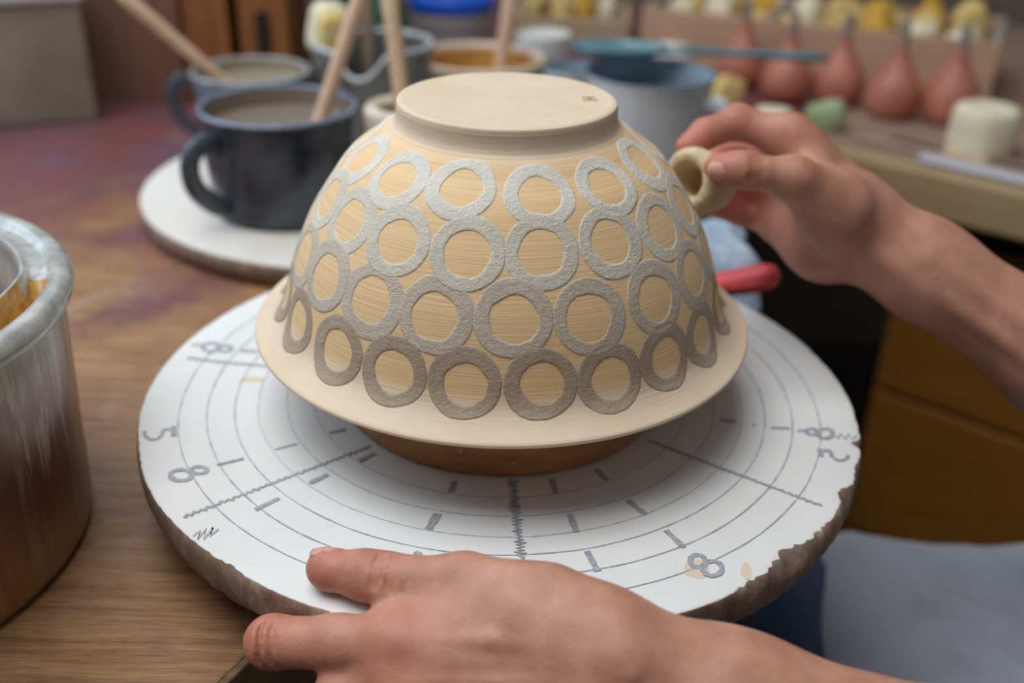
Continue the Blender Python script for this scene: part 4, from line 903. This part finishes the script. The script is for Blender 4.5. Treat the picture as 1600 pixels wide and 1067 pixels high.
# ------------------------------------------------------------------ things on the side bench
m_terra = M('terracotta_rubber', rough=0.5); _n = m_terra.noise(m_terra.co(), 30, 4); m_terra.set('Base Color', m_terra.ramp(_n, (0.3, srgb(168, 98, 78)), (0.7, srgb(192, 120, 98)))); m_terra = m_terra.m
m_noz = M('grey_nozzle', srgb(138, 128, 122), 0.4).m
BL = ('terracotta pear-shaped bulb nearest the jug, farthest left of its row', 'terracotta pear-shaped bulb second from the jug, under the ladle handle', 'terracotta pear-shaped bulb in the middle of the row, behind the green sponge',
      'terracotta pear-shaped bulb between the green sponge and the cream roll', 'terracotta pear-shaped bulb beside the cream foam roll, farthest right of its row')
for i, ((px, py), s_) in enumerate(zip(((1150, 138), (1216, 158), (1302, 168), (1383, 184), (1474, 196)), (0.86, 0.87, 0.87, 0.88, 0.90))):
    p = at(px+4, py-4, z=ZT)+np.array([0, (-0.004, -0.012, 0.004, -0.006, 0.0)[i], 0]); e = tag(empty('slip_bulb', (p[0], p[1], ZT), i*0.7), BL[i], 'bulb', 'terracotta bulbs on the side bench'); e.scale = (s_, s_, s_)
    v, f = lathe(smooth_prof([(0, 0.0), (0.018, 0.0), (0.029, 0.005), (0.0362, 0.018), (0.0372, 0.032), (0.0335, 0.047), (0.0255, 0.060), (0.0165, 0.073), (0.0110, 0.084), (0.0084, 0.094), (0.0072, 0.098), (0.004, 0.100), (0, 0.100)], 4), 48); link('bulb_body', v, [q[::-1] for q in f], m_terra, e)
    v, f = lathe(smooth_prof([(0.0066, 0.095), (0.0074, 0.099), (0.0066, 0.108), (0.0054, 0.114), (0.0046, 0.128), (0.0024, 0.129), (0, 0.129)], 3), 24); link('nozzle', v, [q[::-1] for q in f], m_noz, e)
p = at(1134, 148, z=ZT+0.022); sponge('foam_sponge', p, (0.044, 0.028, 0.044), (0, 0.25, 0.4), m_fyel, 'yellow foam scrap beside the jug handle above the hand', 3, 3.0)
p = at(1200, 172, z=ZT+0.012); sponge('foam_sponge', p+np.array([0, -0.03, 0]), (0.045, 0.03, 0.024), (0, 0.0, -0.5), m_fcream, 'flat cream foam scrap just behind the knuckles', 4, 3.0)
p = at(1291, 182, z=ZT+0.016); sponge('foam_sponge', p, (0.046, 0.026, 0.034), (0.2, -0.35, -0.6), m_fgreen, 'green foam scrap in front of the bulbs', 5, 3.5)
p = at(1536, 205, z=ZT+0.026)
v, f = lathe(smooth_prof([(0, -0.026), (0.030, -0.026), (0.0335, -0.024), (0.0350, -0.018), (0.0352, 0.0), (0.0346, 0.018), (0.0330, 0.0245), (0.030, 0.027), (0.012, 0.0265), (0, 0.025)], 4), 48, lambda r, z, a: (r*(1+0.02*noise.noise(Vector((math.cos(a)*2, math.sin(a)*2, z*12)))), z))
o = tag(link('foam_roll', v, [q[::-1] for q in f], m_fcream), 'cream cylinder of foam standing at the bench edge', 'sponge'); o.location = tuple(map(float, p))
# long wooden modelling tools and a paper strip along the bench edge
m_tool = [wood('tool_wood_%d' % i, srgb(*a), srgb(*b), 20, (4, 4, 4)) for i, (a, b) in enumerate((((150, 122, 106), (180, 150, 134)), ((196, 168, 132), (216, 190, 158)), ((120, 92, 78), (150, 120, 102))))]
for i, (u0, v0, u1, v1, r, lab) in enumerate(((0.02, 0.045, 0.26, 0.035, 0.0055, 'greyish wooden tool lying nearest the bench edge'), (0.05, 0.075, 0.30, 0.062, 0.006, 'dark wooden tool lying in front of the bulbs'), (0.115, 0.058, 0.165, 0.052, 0.0065, 'short pale wooden peg lying between two long tools'))):
    a, b = np.array(bl(u0, v0, ZT+r*0.72)), np.array(bl(u1, v1, ZT+r*0.72)); c = (a+b)/2; ps, rs = rod(a-c, b-c, r, r*0.8)
    v, f = tube(ps, rs, 12, 0.7); o = tag(link('modelling_tool', v, f, m_tool[(0, 2, 1)[i]]), lab, 'tool'); o.location = tuple(map(float, c))
m_paper = M('white_paper', srgb(196, 196, 204), 0.7).m
pa, pb = at(1432, 248, z=ZT+0.003), at(1640, 296, z=ZT+0.003); c = (pa+pb)/2; d_ = pb-pa
o = boxo('paper_strip', c+np.array([0.010, 0.012, 0]), (float(np.linalg.norm(d_)), 0.034, 0.003), m_paper, None, 0.0008, (0, 0, math.atan2(d_[1], d_[0]))); tag(o, 'white strip of paper lying along the bench edge', 'paper')
m_purp = M('purple_dark_tray', srgb(78, 60, 84), 0.6).m
# crates of sponges
m_greyw = wood('grey_weathered_wood', srgb(140, 128, 122), srgb(170, 160, 154), 10, (14, 1, 14))
m_cardb = wood('pale_card', srgb(176, 150, 118), srgb(196, 172, 140), 8, (1, 6, 6))
kinds = ((m_fcream, 'cream'), (m_fyel, 'pale yellow'), (m_fgold, 'golden yellow'))
ORD = ('first', 'second', 'third', 'fourth', 'fifth', 'sixth', 'seventh', 'eighth', 'ninth', 'tenth')
def crate(name, pl, pr, CD, CHh, divs, label, where, mat, mdiv, nu, nv, seed):
    """open crate whose front face runs from pl to pr; sponges heaped inside"""
    pl = np.array(pl[:2]); pr = np.array(pr[:2]); CL = float(np.linalg.norm(pr-pl)); ang = math.atan2(pr[1]-pl[1], pr[0]-pl[0]); rn = random.Random(seed)
    cr = tag(empty(name, (pl[0], pl[1], ZT+0.0005), ang), label, 'crate')
    boxo('bottom', (CL/2, CD/2, 0.004), (CL-0.026, CD-0.026, 0.008), mat, cr, 0.001)
    boxo('front_board', (CL/2, 0.006, CHh/2), (CL, 0.012, CHh), mat, cr); boxo('back_board', (CL/2, CD-0.006, CHh/2), (CL, 0.012, CHh), mat, cr)
    for u in [0.006]+[CL*q for q in divs]+[CL-0.006]: boxo('divider' if 0.01 < u < CL-0.01 else 'end_board', (u, CD/2, CHh/2+0.002), (0.012, CD-0.025, CHh+0.004), mdiv, cr)
    c, s_ = math.cos(ang), math.sin(ang); cell = (CL-0.03)/nu
    for iv in range(nv):
        for iu in range(nu):
            u = 0.015+cell*(iu+0.5); vv = 0.014+(CD-0.028)/nv*(iv+0.5); k = kinds[(0, 1, 1, 0, 2, 1, 0)[(iu*3+iv*2+seed) % 7]]
            sx, sy = cell*rn.uniform(0.70, 0.78), (CD-0.028)/nv*rn.uniform(0.70, 0.8); sz = rn.uniform(0.050, 0.085)
            row = ('front', 'middle', 'back')[iv if nv == 3 else iv*2]
            sponge('foam_sponge', (pl[0]+c*u-s_*vv, pl[1]+s_*u+c*vv, ZT+0.0095+CHh*0.25+sz/2), (sx, sy, sz), (rn.uniform(-.3, .3), rn.uniform(-.3, .3), ang+rn.uniform(-.4, .4)), k[0],
                   '%s foam sponge, %s from left in the %s row of the %s' % (k[1], ORD[iu], row, where), seed*40+iv*12+iu, rn.choice((2.1, 2.4, 3.0)), 'sponge', 'sponges heaped in the %s' % where, rough_=0.28)
    return cr
crate('sponge_crate', at(1003, 12, z=ZT+0.080), at(1566, 70, z=ZT+0.080), 0.20, 0.080, [0.375], 'long low brown wooden crate heaped with sponges behind the bulbs', 'wooden crate', m_crate, m_greyw, 8, 3, 3)
crate('sponge_tray', at(800, 26, z=ZT+0.050), at(985, 34, z=ZT+0.050), 0.16, 0.050, [], 'pale shallow tray heaped with sponges behind the enamel cup', 'pale tray', m_cardb, m_cardb, 4, 2, 5)
# a heap of light clay test pieces left of the crate
for i, (px, py, s_, m, lab) in enumerate(((1050, 88, 0.045, m_white, 'white rounded lump behind the teal ladle'), (985, 52, 0.022, m_terra, 'small orange lump behind the ladle bowl'))):
    p = at(px, py, z=ZT+s_*0.42); sponge('white_lump' if i == 0 else 'orange_lump', p, (s_*1.3, s_, s_*0.84), (0, 0, i*0.8), m, lab, 60+i, 2.6, 'lump')

# ------------------------------------------------------------------ back left: white-topped box and wooden cabinet
m_boxg = M('grey_brown_plaster_box', rough=0.9); _n = m_boxg.noise(m_boxg.co(), 12, 5); m_boxg.set('Base Color', m_boxg.ramp(_n, (0.3, srgb(124, 112, 98)), (0.7, srgb(156, 144, 128)))); m_boxg.bump(_n, 0.4, 0.004); m_boxg = m_boxg.m
e = tag(empty('storage_box', (-0.470, 0.655, ZT), math.radians(24)), 'grey-brown box with white lid at the top left corner', 'box')
boxo('body', (-0.20, 0.036, 0.065), (0.40, 0.07, 0.13), m_boxg, e, 0.004); boxo('lid', (-0.20, 0.036, 0.140), (0.41, 0.078, 0.020), m_white, e, 0.005)
cab = tag(empty('wooden_cabinet', (-0.36, 0.745, ZT)), 'brown wooden cabinet of upright boards at the back left', 'cabinet')
def bx_(px): return float(at(px, 150, y=0.745)[0]+0.36)
for x0, x1, m, dy in ((bx_(60), bx_(298), m_brown2, 0.0), (bx_(300), bx_(370), m_brown, 0.006), (bx_(386), bx_(462), m_brown, 0.003)):
    boxo('board', ((x0+x1)/2, dy, 0.15), (x1-x0-0.001, 0.02, 0.30), m, cab, 0.002)
xl, xr = bx_(60), bx_(462)
boxo('recess_shade_patch', (bx_(422), -0.0075, 0.085), (0.016, 0.003, 0.05), m_dark, cab, 0.001)  # dark plate on the board face, painted shade of a recess
boxo('back', ((xl+xr)/2, 0.10, 0.15), (xr-xl, 0.012, 0.30), m_dark, cab, 0.001)
boxo('side', (xl+0.006, 0.055, 0.15), (0.012, 0.075, 0.30), m_brown, cab, 0.001); boxo('side', (xr-0.006, 0.055, 0.15), (0.012, 0.075, 0.30), m_brown, cab, 0.001)
boxo('top_board', ((xl+xr)/2, 0.05, 0.308), (xr-xl+0.02, 0.14, 0.016), m_brown, cab, 0.002)
